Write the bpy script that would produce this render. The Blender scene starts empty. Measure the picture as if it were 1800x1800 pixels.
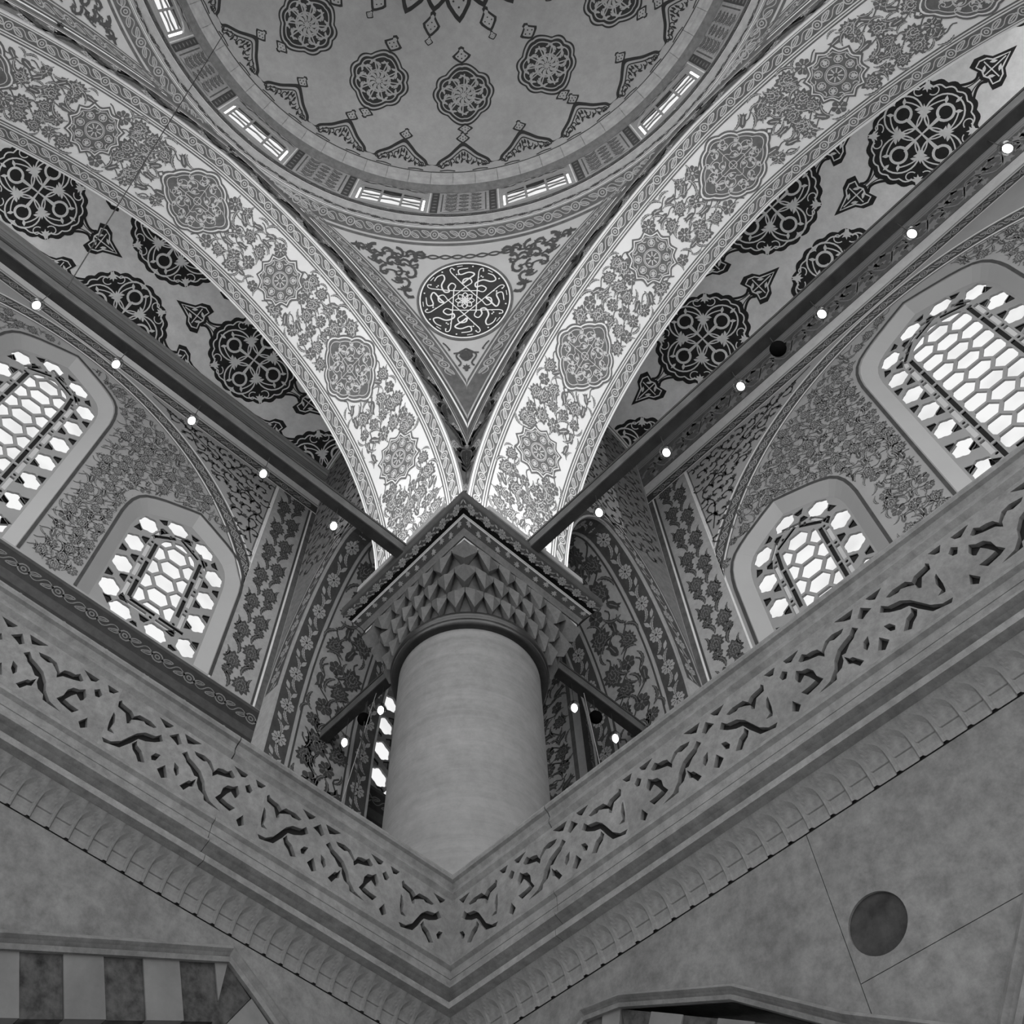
import bpy, math, random
import numpy as np
from mathutils import Matrix, Vector
from mathutils.geometry import delaunay_2d_cdt

# ------------------------------------------------------------------ camera, world, light, exposure
SC = 8.0          # metres per working unit
EYE = 1.6         # eye height above the hall floor
scn = bpy.context.scene
col = scn.collection
cam_d = bpy.data.cameras.new('camera'); cam = bpy.data.objects.new('camera', cam_d); col.objects.link(cam)
R_ = ((-0.758992, 0.6487504, 0.0552637), (-0.5940568, -0.6552551, -0.4666232), (-0.2665102, -0.3869931, 0.882728))
cam.matrix_world = Matrix(((R_[0][0], -R_[1][0], -R_[2][0], 0), (R_[0][1], -R_[1][1], -R_[2][1], 0),
                           (R_[0][2], -R_[1][2], -R_[2][2], EYE), (0, 0, 0, 1)))
cam_d.sensor_width = 36.0; cam_d.lens = 35.4898
cam_d.shift_x = 0.09273; cam_d.shift_y = -0.03650
cam_d.clip_start = 0.05; cam_d.clip_end = 500
scn.camera = cam
world = bpy.data.worlds.new('overcast_sky'); scn.world = world; world.use_nodes = True
bg = world.node_tree.nodes['Background']; bg.inputs[0].default_value = (1, 1, 1, 1); bg.inputs[1].default_value = 3.0
vs = scn.view_settings
vs.view_transform = 'Standard'; vs.look = 'None'; vs.exposure = 0.0; vs.gamma = 1.0; vs.use_curve_mapping = False
scn.cycles.max_bounces = 7
UPLIGHT_W = 6.0

# ------------------------------------------------------------------ materials (all greys, the photograph is black and white)
MATS = {}
def mat(name, v, rough=0.8, noise=0.12, scale=3.0, v2=None, metal=0.0, stretch=None, bump=0.0, detail=6.0, spec=0.3, grain=0.0, gscale=28.0):
    if name in MATS: return MATS[name]
    m = bpy.data.materials.new(name); m.use_nodes = True; nt = m.node_tree; N = nt.nodes; L = nt.links
    b = N['Principled BSDF']; b.inputs['Roughness'].default_value = rough; b.inputs['Metallic'].default_value = metal
    b.inputs['Specular IOR Level'].default_value = spec
    lo = v * (1 - noise) if v2 is None else v; hi = v * (1 + noise) if v2 is None else v2
    tc = N.new('ShaderNodeTexCoord'); mp = N.new('ShaderNodeMapping'); L.new(tc.outputs['Object'], mp.inputs[0])
    if stretch: mp.inputs['Scale'].default_value = stretch
    nz = N.new('ShaderNodeTexNoise'); nz.inputs['Scale'].default_value = scale; nz.inputs['Detail'].default_value = detail
    nz.inputs['Roughness'].default_value = 0.65
    L.new(mp.outputs[0], nz.inputs['Vector'])
    rp = N.new('ShaderNodeValToRGB'); rp.color_ramp.elements[0].position = 0.3; rp.color_ramp.elements[1].position = 0.7
    rp.color_ramp.elements[0].color = (lo, lo, lo, 1); rp.color_ramp.elements[1].color = (hi, hi, hi, 1)
    L.new(nz.outputs['Fac'], rp.inputs[0])
    if grain:
        ng = N.new('ShaderNodeTexNoise'); ng.inputs['Scale'].default_value = gscale; ng.inputs['Detail'].default_value = 8; ng.inputs['Roughness'].default_value = .75
        L.new(tc.outputs['Object'], ng.inputs['Vector'])
        r2 = N.new('ShaderNodeValToRGB'); r2.color_ramp.elements[0].position = .32; r2.color_ramp.elements[1].position = .68
        a_, b_ = 1 - grain, 1 + grain; r2.color_ramp.elements[0].color = (a_, a_, a_, 1); r2.color_ramp.elements[1].color = (b_, b_, b_, 1)
        L.new(ng.outputs['Fac'], r2.inputs[0])
        mx = N.new('ShaderNodeMixRGB'); mx.blend_type = 'MULTIPLY'; mx.inputs[0].default_value = 1; mx.use_clamp = False
        L.new(rp.outputs[0], mx.inputs[1]); L.new(r2.outputs[0], mx.inputs[2]); L.new(mx.outputs[0], b.inputs['Base Color'])
    else: L.new(rp.outputs[0], b.inputs['Base Color'])
    if bump:
        bp = N.new('ShaderNodeBump'); bp.inputs['Strength'].default_value = bump; bp.inputs['Distance'].default_value = 0.02
        n2 = N.new('ShaderNodeTexNoise'); n2.inputs['Scale'].default_value = scale * 6; n2.inputs['Detail'].default_value = 5
        L.new(mp.outputs[0], n2.inputs['Vector']); L.new(n2.outputs['Fac'], bp.inputs['Height']); L.new(bp.outputs[0], b.inputs['Normal'])
    MATS[name] = m; return m
def glass(name, tint, gloss=0.06):
    if name in MATS: return MATS[name]
    m = bpy.data.materials.new(name); m.use_nodes = True; nt = m.node_tree; N = nt.nodes; L = nt.links
    N.remove(N['Principled BSDF']); o = N['Material Output']
    t = N.new('ShaderNodeBsdfTransparent'); g = N.new('ShaderNodeBsdfGlossy'); mx = N.new('ShaderNodeMixShader')
    tc = N.new('ShaderNodeTexCoord'); nz = N.new('ShaderNodeTexNoise'); nz.inputs['Scale'].default_value = 2.2
    rp = N.new('ShaderNodeValToRGB'); rp.color_ramp.elements[0].position = .3; rp.color_ramp.elements[1].position = .55
    rp.color_ramp.elements[0].color = (tint * .86,) * 3 + (1,); rp.color_ramp.elements[1].color = (tint,) * 3 + (1,)
    L.new(tc.outputs['Object'], nz.inputs['Vector']); L.new(nz.outputs['Fac'], rp.inputs[0]); L.new(rp.outputs[0], t.inputs[0])
    g.inputs['Roughness'].default_value = .15; mx.inputs[0].default_value = gloss
    L.new(t.outputs[0], mx.inputs[1]); L.new(g.outputs[0], mx.inputs[2]); L.new(mx.outputs[0], o.inputs[0])
    MATS[name] = m; return m
def lamp_mat(name, v, strength):
    m = bpy.data.materials.new(name); m.use_nodes = True
    b = m.node_tree.nodes['Principled BSDF']; b.inputs['Base Color'].default_value = (v, v, v, 1)
    b.inputs['Emission Color'].default_value = (1, 1, 1, 1); b.inputs['Emission Strength'].default_value = strength
    MATS[name] = m; return m

mat('plaster_white', .82, noise=.05, scale=2.0, bump=.05)       # ground of the bright arch soffits
mat('plaster_pale', .35, noise=.10, scale=1.6)                  # pendentive ground
mat('plaster_grey', .31, noise=.12, scale=.9, grain=.10, gscale=7)                  # vault and dome ground
mat('plaster_vault', .86, noise=.10, scale=1.2, grain=.10, gscale=7)
mat('plaster_wall', .26, noise=.10, scale=1.5)                  # outer wall ground
mat('reveal', .31, noise=.03, scale=2)                          # window reveals
mat('paint_ink', .026, noise=.25, scale=8)
mat('paint_dark', .05, noise=.25, scale=8)
mat('paint_deep', .085, noise=.3, scale=10)
mat('paint_mid', .15, noise=.25, scale=12)
mat('paint_soft', .29, noise=.15, scale=12)
mat('paint_light', .62, noise=.08, scale=10)
mat('stone_rail', .112, noise=.22, scale=2.4, bump=.3, detail=10, grain=.30, gscale=16)
mat('stone_wall', .088, noise=.24, scale=1.8, bump=.3, detail=12, grain=.32, gscale=14)
mat('stone_voussoir_dark', .008, v2=.055, scale=16, rough=.7, detail=10, spec=.1)
mat('stone_voussoir_light', .082, noise=.25, scale=4)
mat('porphyry', .010, v2=.034, scale=11, rough=.6, detail=9, spec=.1)
mat('marble_shaft', .142, noise=.15, scale=1.6, stretch=(.22, .22, 6.5), bump=.10, rough=.6, detail=12, grain=.16, gscale=9)
mat('stone_capital', .078, noise=.2, scale=4, bump=.2, grain=.2)
mat('bronze_dark', .035, rough=.32, metal=.6, noise=.3, scale=6, spec=.6)
mat('iron', .03, rough=.45, noise=.4, scale=5)
mat('beam_side', .075, rough=.6, noise=.35, scale=4)
mat('tracery', .25, noise=.05, scale=3)
mat('lead', .12, noise=.1, scale=5)
mat('rim_stone', .34, noise=.22, scale=7)
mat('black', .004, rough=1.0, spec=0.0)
mat('hole_shade', .012, rough=.9, spec=.05)  # near-black colour standing in for shade in the balustrade openings
glass('pane_clear', .33); glass('pane_dark', .008, .0); glass('pane_grey', .16)
glass('lamp_glass', .80, .22)
lamp_mat('lamp_bulb', .9, 6.0)
mat('fixture', .30, rough=.5, noise=.05)
mat('floor_carpet', .55, noise=.2, scale=.8)

# ------------------------------------------------------------------ helpers
CX, CY = .0925, .0255                      # plan centre of the domed bay (working units, camera at 0,0,0)
def LM(u, o, z): return (CX + u, CY - o, z)   # left side of the bay: u along, o outward from the centre
def RM(u, o, z): return (CX - o, CY + u, z)
def W(p): return (p[0] * SC, p[1] * SC, p[2] * SC + EYE)
def tag(o, label=None, cat=None, group=None, kind=None):
    if label: o['label'] = label
    if cat: o['category'] = cat
    if group: o['group'] = group
    if kind: o['kind'] = kind
    return o
def link(name, me, parent=None, mw=None):
    o = bpy.data.objects.new(name, me); col.objects.link(o)
    if parent is not None: o.parent = parent
    if mw is not None: o.matrix_local = mw
    return o
def empty(name, p=(0, 0, 0)):
    o = bpy.data.objects.new(name, None); col.objects.link(o); o.empty_display_size = .1
    o.location = p; return o
def meshdata(name, v, f, mats, mi=None, smooth=False):
    me = bpy.data.meshes.new(name)
    v = np.asarray(v, dtype=np.float32).reshape(-1, 3)
    nl = np.fromiter((len(q) for q in f), dtype=np.int32, count=len(f))
    lv = np.fromiter((i for q in f for i in q), dtype=np.int32, count=int(nl.sum()))
    me.vertices.add(len(v)); me.vertices.foreach_set('co', v.ravel())
    me.loops.add(len(lv)); me.loops.foreach_set('vertex_index', lv)
    me.polygons.add(len(f))
    st = np.zeros(len(f), dtype=np.int32); st[1:] = np.cumsum(nl)[:-1]
    me.polygons.foreach_set('loop_start', st); me.polygons.foreach_set('loop_total', nl)
    for m in mats: me.materials.append(MATS[m])
    if mi is not None: me.polygons.foreach_set('material_index', np.asarray(mi, dtype=np.int32))
    me.polygons.foreach_set('use_smooth', np.full(len(f), bool(smooth)))
    me.update(calc_edges=True); me.validate()
    return me
class MB:
    """collects faces in working units; build() makes one mesh object in world metres"""
    def __init__(s): s.v = []; s.f = []; s.m = []; s.mats = []
    def mi(s, m):
        if m not in s.mats: s.mats.append(m)
        return s.mats.index(m)
    def add(s, vs_, fs, m):
        b = len(s.v); s.v += list(vs_); k = s.mi(m)
        for q in fs: s.f.append([b + i for i in q]); s.m.append(k)
    def grid(s, fn, us, ws, m, close=False):
        b = len(s.v); n = len(ws)
        for a in us:
            for c in ws: s.v.append(fn(a, c))
        k = s.mi(m)
        for i in range(len(us) - 1):
            for j in range(n - 1):
                p = b + i * n + j; s.f.append([p, p + n, p + n + 1, p + 1]); s.m.append(k)
    def box(s, fn, a, b_, m):
        (x0, y0, z0), (x1, y1, z1) = a, b_
        c = [fn(x, y, z) for x in (x0, x1) for y in (y0, y1) for z in (z0, z1)]
        s.add(c, [(0, 1, 3, 2), (4, 6, 7, 5), (0, 4, 5, 1), (2, 3, 7, 6), (0, 2, 6, 4), (1, 5, 7, 3)], m)
    def lathe(s, c, prof, n, m, a0=0, a1=2 * math.pi):
        s.grid(lambda a, k: (c[0] + prof[int(k)][0] * math.cos(a), c[1] + prof[int(k)][0] * math.sin(a), prof[int(k)][1]),
               np.linspace(a0, a1, n + 1), range(len(prof)), m)
    def square(s, c, prof, mats):
        for k in range(len(prof) - 1):
            (h0, z0), (h1, z1) = prof[k], prof[k + 1]
            cs = [(-1, -1), (1, -1), (1, 1), (-1, 1)]
            v = [(c[0] + x * h0, c[1] + y * h0, z0) for x, y in cs] + [(c[0] + x * h1, c[1] + y * h1, z1) for x, y in cs]
            s.add(v, [(i, (i + 1) % 4, 4 + (i + 1) % 4, 4 + i) for i in range(4)], mats[k])
    def tube(s, p, q, r, m, n=8):
        p = Vector(p); q = Vector(q); d = (q - p).normalized(); a = d.orthogonal().normalized(); b = d.cross(a)
        v = []
        for e in (p, q):
            for i in range(n):
                t = 2 * math.pi * i / n; v.append(tuple(e + (a * math.cos(t) + b * math.sin(t)) * r))
        s.add(v, [(i, (i + 1) % n, n + (i + 1) % n, n + i) for i in range(n)] + [tuple(range(n)), tuple(range(n, 2 * n))], m)
    def mesh(s, name, smooth=False, world=True):
        v = [W(p) for p in s.v] if world else [(p[0] * SC, p[1] * SC, p[2] * SC) for p in s.v]
        return meshdata(name, v, s.f, s.mats, s.m, smooth)
    def build(s, name, parent=None, smooth=False):
        return link(name, s.mesh(name, smooth), parent)

def inside(pts, poly):
    x, y = pts[:, 0], pts[:, 1]; r = np.zeros(len(pts), bool); P = np.asarray(poly); Q = np.roll(P, -1, 0)
    for (x0, y0), (x1, y1) in zip(P, Q):
        c = ((y0 > y) != (y1 > y))
        if y1 != y0: r ^= c & (x < (x1 - x0) * (y - y0) / (y1 - y0) + x0)
    return r
def cdt(outer, holes):
    """triangles of a polygon with holes: (points, triangles, loops)"""
    pts = []; ed = []; loops = []
    for lp in [outer] + holes:
        b = len(pts); pts += [Vector((float(x), float(y))) for x, y in lp]; n = len(lp)
        ed += [(b + i, b + (i + 1) % n) for i in range(n)]; loops.append(list(range(b, b + n)))
    v, e, f, ov, oe, of = delaunay_2d_cdt(pts, ed, [], 0, 1e-7)
    V = np.array([(p.x, p.y) for p in v]); F = [tuple(q) for q in f]
    C = np.array([V[list(q)].mean(0) for q in F]); keep = inside(C, outer)
    for h in holes: keep &= ~inside(C, h)
    return V, [q for q, k in zip(F, keep) if k], [outer] + holes
def slab(mb, fn, outer, holes, d0, d1, m, mside=None, back=True):
    """extruded pierced slab; fn(x, y, d) gives the point"""
    V, F, lps = cdt(outer, holes)
    mb.add([fn(x, y, d0) for x, y in V], F, m)
    if back: mb.add([fn(x, y, d1) for x, y in V], [q[::-1] for q in F], m)
    for lp in lps:
        n = len(lp)
        mb.add([fn(x, y, d0) for x, y in lp] + [fn(x, y, d1) for x, y in lp],
               [(i, (i + 1) % n, n + (i + 1) % n, n + i) for i in range(n)], mside or m)

# ------------------------------------------------------------------ flat paint laid on surfaces as thin vector shapes
class Paint:
    def __init__(s): s.v = []; s.f = []; s.m = []; s.mats = []
    def mi(s, m):
        if m not in s.mats: s.mats.append(m)
        return s.mats.index(m)
    def stroke(s, pts, w, m, h=1, closed=False):
        n = len(pts)
        if n < 2: return
        b = len(s.v); k = s.mi(m); wf = w if callable(w) else None
        for i in range(n):
            if closed: a, c = pts[i - 1], pts[(i + 1) % n]
            else: a, c = pts[max(i - 1, 0)], pts[min(i + 1, n - 1)]
            dx, dy = c[0] - a[0], c[1] - a[1]; l = math.hypot(dx, dy) or 1
            ww = (wf(i / (n - 1)) if wf else w) / 2; nx, ny = -dy / l * ww, dx / l * ww
            x, y = pts[i]; s.v.append((x + nx, y + ny, h)); s.v.append((x - nx, y - ny, h))
        for i in range(n if closed else n - 1):
            j = (i + 1) % n; s.f.append((b + 2 * i, b + 2 * i + 1, b + 2 * j + 1, b + 2 * j)); s.m.append(k)
    def fan(s, c, bd, m, h=1, maxl=.02):
        R = max(math.hypot(x - c[0], y - c[1]) for x, y in bd); nr = max(1, int(math.ceil(R / maxl)))
        b = len(s.v); k = s.mi(m); n = len(bd); s.v.append((c[0], c[1], h))
        for r in range(1, nr + 1):
            t = r / nr
            for x, y in bd: s.v.append((c[0] + (x - c[0]) * t, c[1] + (y - c[1]) * t, h))
        for i in range(n):
            j = (i + 1) % n; s.f.append((b, b + 1 + i, b + 1 + j)); s.m.append(k)
            for r in range(1, nr):
                p = b + 1 + (r - 1) * n; q = p + n
                s.f.append((p + i, q + i, q + j, p + j)); s.m.append(k)
    def strip(s, A, B, m, h=1):
        b = len(s.v); k = s.mi(m); n = len(A)
        for p, q in zip(A, B): s.v.append((p[0], p[1], h)); s.v.append((q[0], q[1], h))
        for i in range(n - 1): s.f.append((b + 2 * i, b + 2 * i + 1, b + 2 * i + 3, b + 2 * i + 2)); s.m.append(k)
    def rect(s, x0, x1, y0, y1, m, h=1, nx=1, ny=1):
        b = len(s.v); k = s.mi(m)
        for i in range(nx + 1):
            for j in range(ny + 1): s.v.append((x0 + (x1 - x0) * i / nx, y0 + (y1 - y0) * j / ny, h))
        for i in range(nx):
            for j in range(ny):
                p = b + i * (ny + 1) + j; s.f.append((p, p + ny + 1, p + ny + 2, p + 1)); s.m.append(k)
    def drop(s, keep):
        if not s.f: return
        V = np.array(s.v); C = np.array([(V[q[0]] + V[q[1]] + V[q[2]]) / 3 for q in s.f]); ok = keep(C[:, 0], C[:, 1])
        s.m = [m for m, k in zip(s.m, ok) if k]; s.f = [q for q, k in zip(s.f, ok) if k]
    def build(s, name, fn, parent, clamp=None, eps=.00022):
        V = np.array(s.v, dtype=float).reshape(-1, 3); X, Y, H = V[:, 0], V[:, 1], V[:, 2] * eps
        if clamp: X = np.clip(X, clamp[0], clamp[1]); Y = np.clip(Y, clamp[2], clamp[3])
        q = fn(X, Y, H); Q = np.stack([np.broadcast_to(q[0], X.shape) * SC, np.broadcast_to(q[1], X.shape) * SC, np.broadcast_to(q[2], X.shape) * SC + EYE], 1)
        return link(name, meshdata(name, Q, s.f, s.mats, s.m), parent)
    def local(s, name, eps=.00022):
        return meshdata(name, [(x * SC, y * SC, h * eps * SC) for x, y, h in s.v], s.f, s.mats, s.m)
class T:
    """place stamps: x along, y across, rotation and scale"""
    def __init__(s, x, y, a=0.0, k=1.0, fl=1): s.x = x; s.y = y; s.c = math.cos(a) * k; s.s = math.sin(a) * k; s.k = k; s.fl = fl
    def __call__(s, p): y = p[1] * s.fl; return (s.x + p[0] * s.c - y * s.s, s.y + p[0] * s.s + y * s.c)
    def all(s, P): return [s(p) for p in P]
PI = math.pi
def arc(cx, cy, r, a0, a1, n=12): return [(cx + r * math.cos(a0 + (a1 - a0) * i / n), cy + r * math.sin(a0 + (a1 - a0) * i / n)) for i in range(n + 1)]
def spiral(cx, cy, r0, r1, a0, a1, n=20):
    return [(cx + (r0 + (r1 - r0) * i / n) * math.cos(a0 + (a1 - a0) * i / n), cy + (r0 + (r1 - r0) * i / n) * math.sin(a0 + (a1 - a0) * i / n)) for i in range(n + 1)]
def circ(r, n=16, a=0): return [(r * math.cos(a + 2 * PI * i / n), r * math.sin(a + 2 * PI * i / n)) for i in range(n)]
def bez(p, n=10):
    p = [np.array(q, float) for q in p]
    return [tuple((1 - t) ** 3 * p[0] + 3 * t * (1 - t) ** 2 * p[1] + 3 * t * t * (1 - t) * p[2] + t ** 3 * p[3]) for t in np.linspace(0, 1, n + 1)]
def smooth(P, n=4, closed=False):
    out = []; N = len(P)
    for i in range(N if closed else N - 1):
        p0, p1, p2, p3 = (P[(i + d) % N] if closed else P[min(max(i + d, 0), N - 1)] for d in (-1, 0, 1, 2))
        for j in range(n):
            t = j / n
            out.append(tuple(.5 * (2 * b + (c - a) * t + (2 * a - 5 * b + 4 * c - d) * t * t + (3 * b - a - 3 * c + d) * t ** 3) for a, b, c, d in zip(p0, p1, p2, p3)))
    if not closed: out.append(tuple(P[-1]))
    return out
# --- stamps (unit size, about 1 across)
def palmette(P, t, md, ml, h=2, core=None):
    bd = []
    for i in range(44):
        a = 2 * PI * i / 44; r = .40 * (1 + .16 * math.cos(11 * a)) * (1 - .18 * math.cos(a)) + (.16 * max(0, math.cos(a)) ** 8)
        bd.append((r * math.cos(a), r * math.sin(a)))
    P.fan(t((0, 0)), t.all(bd), md, h)
    P.stroke(t.all([(r * .62 * 1.0, q * .62) for r, q in bd[::2]]), .035 * t.k, ml, h + 1, True)
    P.stroke(t.all(arc(-.06, 0, .13, -2.4, 2.4, 10)), .04 * t.k, ml, h + 1)
    P.stroke(t.all([(-.3, 0), (-.1, .0)]), .035 * t.k, ml, h + 1)
    P.stroke(t.all([(.02, 0), (.3, 0)]), .03 * t.k, ml, h + 1)
def rosette(P, t, md, ml, n=8, h=2):
    m = 6 * n; bd = [(.45 * (.78 + .22 * abs(math.cos(n * PI * i / m))) * math.cos(2 * PI * i / m), .45 * (.78 + .22 * abs(math.cos(n * PI * i / m))) * math.sin(2 * PI * i / m)) for i in range(m)]
    P.fan(t((0, 0)), t.all(bd), md, h)
    for k in range(n):
        a = 2 * PI * k / n + PI / n; P.stroke(t.all([(.15 * math.cos(a), .15 * math.sin(a)), (.33 * math.cos(a), .33 * math.sin(a))]), .035 * t.k, ml, h + 1)
    P.fan(t((0, 0)), t.all(circ(.08, 8)), ml, h + 1)
def saz(P, t, md, ml, bend=1.0, h=2, w=.17):
    n = 12; A = []; B = []; mid = []
    for i in range(n + 1):
        q = i / n; a = bend * (q - .5); R = 1 / max(abs(bend), .05) * (1 if bend >= 0 else -1)
        x = R * math.sin(a); y = R * (1 - math.cos(a)) - .12 * bend
        nx, ny = -math.sin(a), math.cos(a); ww = w * math.sin(PI * min(1, q * .96 + .02)) ** .8 * (1.0 if i % 2 else .68)
        A.append((x + nx * ww, y + ny * ww)); B.append((x - nx * ww * .75, y - ny * ww * .75)); mid.append((x, y))
    P.strip(t.all(A), t.all(B), md, h); P.stroke(t.all(mid[1:-1]), .03 * t.k, ml, h + 1)
def bud(P, t, md, ml, h=2):
    P.fan(t((0, 0)), t.all([(-.42, 0), (-.3, .13), (-.05, .2), (.2, .13), (.45, .22), (.38, .05), (.5, 0), (.38, -.05), (.45, -.22), (.2, -.13), (-.05, -.2), (-.3, -.13)]), md, h)
    P.stroke(t.all([(-.2, 0), (.28, 0)]), .05 * t.k, ml, h + 1)
def leaflet(P, t, m, h=2):
    P.fan(t((0, 0)), t.all([(-.5, 0), (-.2, .17), (.12, .2), (.3, .1), (.5, 0), (.3, -.1), (.12, -.2), (-.2, -.17)]), m, h)
def outline_leaf(P, t, m, w=.07, h=2):
    P.stroke(t.all(smooth([(-.5, 0), (-.15, .2), (.2, .17), (.5, 0), (.2, -.1), (-.15, -.12)], 3, True)), w * t.k, m, h, True)
    P.stroke(t.all([(-.3, .02), (.3, .03)]), w * .8 * t.k, m, h)
def trefoil(P, t, m, h=2):
    P.fan(t((0, 0)), t.all([(-.5, -.05), (-.22, .1), (-.3, .38), (-.05, .24), (.05, .46), (.2, .2), (.55, .12), (.42, 0), (.55, -.12), (.2, -.2), (.05, -.46), (-.05, -.24), (-.3, -.38), (-.22, -.1)]), m, h)
def curl(P, t, m, h=2, w=.09, leaf=True):
    """a scroll stem that winds into a spiral with side leaves"""
    sp = spiral(0, 0, .46, .12, PI, PI + 4.6, 18)
    P.stroke(t.all(sp), lambda q: w * t.k * (1.1 - .4 * q), m, h)
    if leaf:
        for q, a in ((5, .4), (10, 1.0), (14, .3)):
            x, y = sp[q]; an = math.atan2(y, x)
            leaflet(P, T(*t((x * 1.12, y * 1.12)), math.atan2(t((x * 1.5, y * 1.5))[1] - t((x, y))[1], t((x * 1.5, y * 1.5))[0] - t((x, y))[0]) + a, .26 * t.k), m, h)
        x, y = sp[-1]; trefoil(P, T(*t((x, y)), 0, .3 * t.k), m, h)
# --- borders
def flower_border(P, x0, x1, yc, w, pitch, light, h=2, dark=None, big=False):
    """light outlined rosettes with leaves between, along x"""
    n = max(1, round((x1 - x0) / pitch)); p = (x1 - x0) / n
    for i in range(n):
        x = x0 + (i + .5) * p; r = w * .36
        if big:
            rosette(P, T(x, yc, i * 1.3, w * .95), light, dark or 'paint_dark', 9, h)
        else:
            P.stroke([(x + a, yc + b) for a, b in circ(r, 12)], w * .10, light, h, True)
            P.stroke([(x + a, yc + b) for a, b in circ(r * .42, 8)], w * .09, light, h, True)
        for d, fl in ((-1, 1), (1, -1)):
            if big:
                saz(P, T(x + d * p * .30, yc + fl * w * .16, .35 * fl * d, p * .42), light, dark or 'paint_dark', 1.5 * fl, h, .13)
                leaflet(P, T(x + d * p * .40, yc - fl * w * .25, -.5 * fl, p * .24), light, h)
            else:
                outline_leaf(P, T(x + d * p * .30, yc + fl * w * .10, .45 * fl * d, p * .36, fl), light, .10, h)
                P.stroke(bez([(x + d * r, yc), (x + d * p * .3, yc - fl * w * .45), (x + d * p * .42, yc - fl * w * .3), (x + d * p * .5, yc)], 6), w * .07, light, h)
def dark_border(P, x0, x1, yc, w, pitch, md, h=2, ml=None):
    n = max(1, round((x1 - x0) / pitch)); p = (x1 - x0) / n; ml = ml or 'paint_soft'
    for i in range(n):
        x = x0 + (i + .5) * p; s = 1 if i % 2 else -1
        palmette(P, T(x, yc, 0 if s > 0 else PI, w * .85), md, ml, h)
        saz(P, T(x + p * .5, yc + s * w * .12, .2 * s, p * .55), md, ml, 1.4 * s, h, .2)
        leaflet(P, T(x + p * .3, yc - s * w * .3, .5, p * .3), md, h); leaflet(P, T(x - p * .28, yc + s * w * .3, -.5, p * .3), md, h)
def floral_field(P, x0, x1, y0, y1, step, size, md, ml, seed=1, skip=None, h=2, stems=True, dense=1.0, turn=None):
    rnd = random.Random(seed); nx = max(1, round((x1 - x0) / step)); ny = max(1, round((y1 - y0) / (step * .92)))
    dx = (x1 - x0) / nx; dy = (y1 - y0) / ny; k = 0
    for i in range(nx):
        for j in range(ny):
            x = x0 + (i + .5) * dx + (rnd.random() - .5) * dx * .25; y = y0 + (j + .5 + (.25 if i % 2 else -.25)) * dy + (rnd.random() - .5) * dy * .2
            if not (y0 + size * .3 < y < y1 - size * .3): y = min(max(y, y0 + size * .45), y1 - size * .45)
            if skip and skip(x, y): continue
            k += 1; a = (turn if turn is not None else rnd.choice((0, PI)) + (rnd.random() - .5) * 1.6) + (rnd.random() - .5) * .5
            c = rnd.random(); z = size * (.85 + .3 * rnd.random())
            if c < .42: palmette(P, T(x, y, a, z), md, ml, h)
            elif c < .72: rosette(P, T(x, y, a, z * .85), md, ml, rnd.choice((6, 8, 9)), h)
            else: bud(P, T(x, y, a, z * .9), md, ml, h)
            for q in range(3 if dense > 1 else 2):
                b = a + PI * (.5 + q * (1 if dense <= 1 else .66)) + (rnd.random() - .5); xx = x + math.cos(b) * dx * .5; yy = y + math.sin(b) * dy * .5
                if skip and skip(xx, yy): continue
                if not (y0 < yy < y1): continue
                saz(P, T(xx, yy, b + PI / 2 + (rnd.random() - .5) * .8, z * (.75 + .35 * rnd.random())), md, ml, rnd.choice((-1.8, 1.8)), h, .11)
            if stems and i < nx - 1:
                P.stroke(bez([(x, y), (x + dx * .4, y + dy * .5), (x + dx * .6, y - dy * .4), (x + dx, y + dy * (rnd.random() - .5))], 6), size * .07, md, h)

# ------------------------------------------------------------------ shared profile of the four great arches
Z0, C_, R0, D_ = 1.02, .047, .532, .062
HF, GF = .485, .655                                    # hall face and gallery face, outward from the bay centre
AM = math.acos(C_ / R0); SL = R0 * AM                  # half length of the intrados
def arch_uz(s, r=R0):
    f = np.where(np.asarray(s) > SL, -1.0, 1.0); a = np.where(np.asarray(s) > SL, 2 * SL - s, s) / R0
    u = C_ - r * np.cos(a); z = Z0 + r * np.sin(a)
    u = np.where((np.asarray(r) > R0) & (u > 0), 0.0, u)
    return u * f, z, np.cos(a) * f, -np.sin(a)          # point and inward normal
def soffit(side): return lambda s, t, h: side(*(lambda q: (q[0] + q[2] * h, HF + t, q[1] + q[3] * h))(arch_uz(s)))
def archivolt(side):
    def f(s, t, h):
        u, z, nu, nz = arch_uz(s, R0 + t); return side(np.clip(u, -HF + .0005, HF - .0005), HF - h, z)
    return f
def ue(z): return np.clip(np.sqrt(np.maximum(0, (R0 + D_) ** 2 - (z - Z0) ** 2)) - C_, 0, HF)
ZP0, ZP1 = Z0 + math.sqrt((R0 + D_) ** 2 - (HF + C_) ** 2), Z0 + math.sqrt((R0 + D_) ** 2 - C_ ** 2)
def pend(b, z, h):
    """b = angle from the corner diagonal (radians), z height"""
    r = np.hypot(ue(z), HF) - h; a = -.75 * PI + b
    return (CX + r * np.cos(a), CY + r * np.sin(a), z - .5 * h)
def bmax(z): return PI / 4 - np.arctan(ue(z) / HF)

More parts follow.
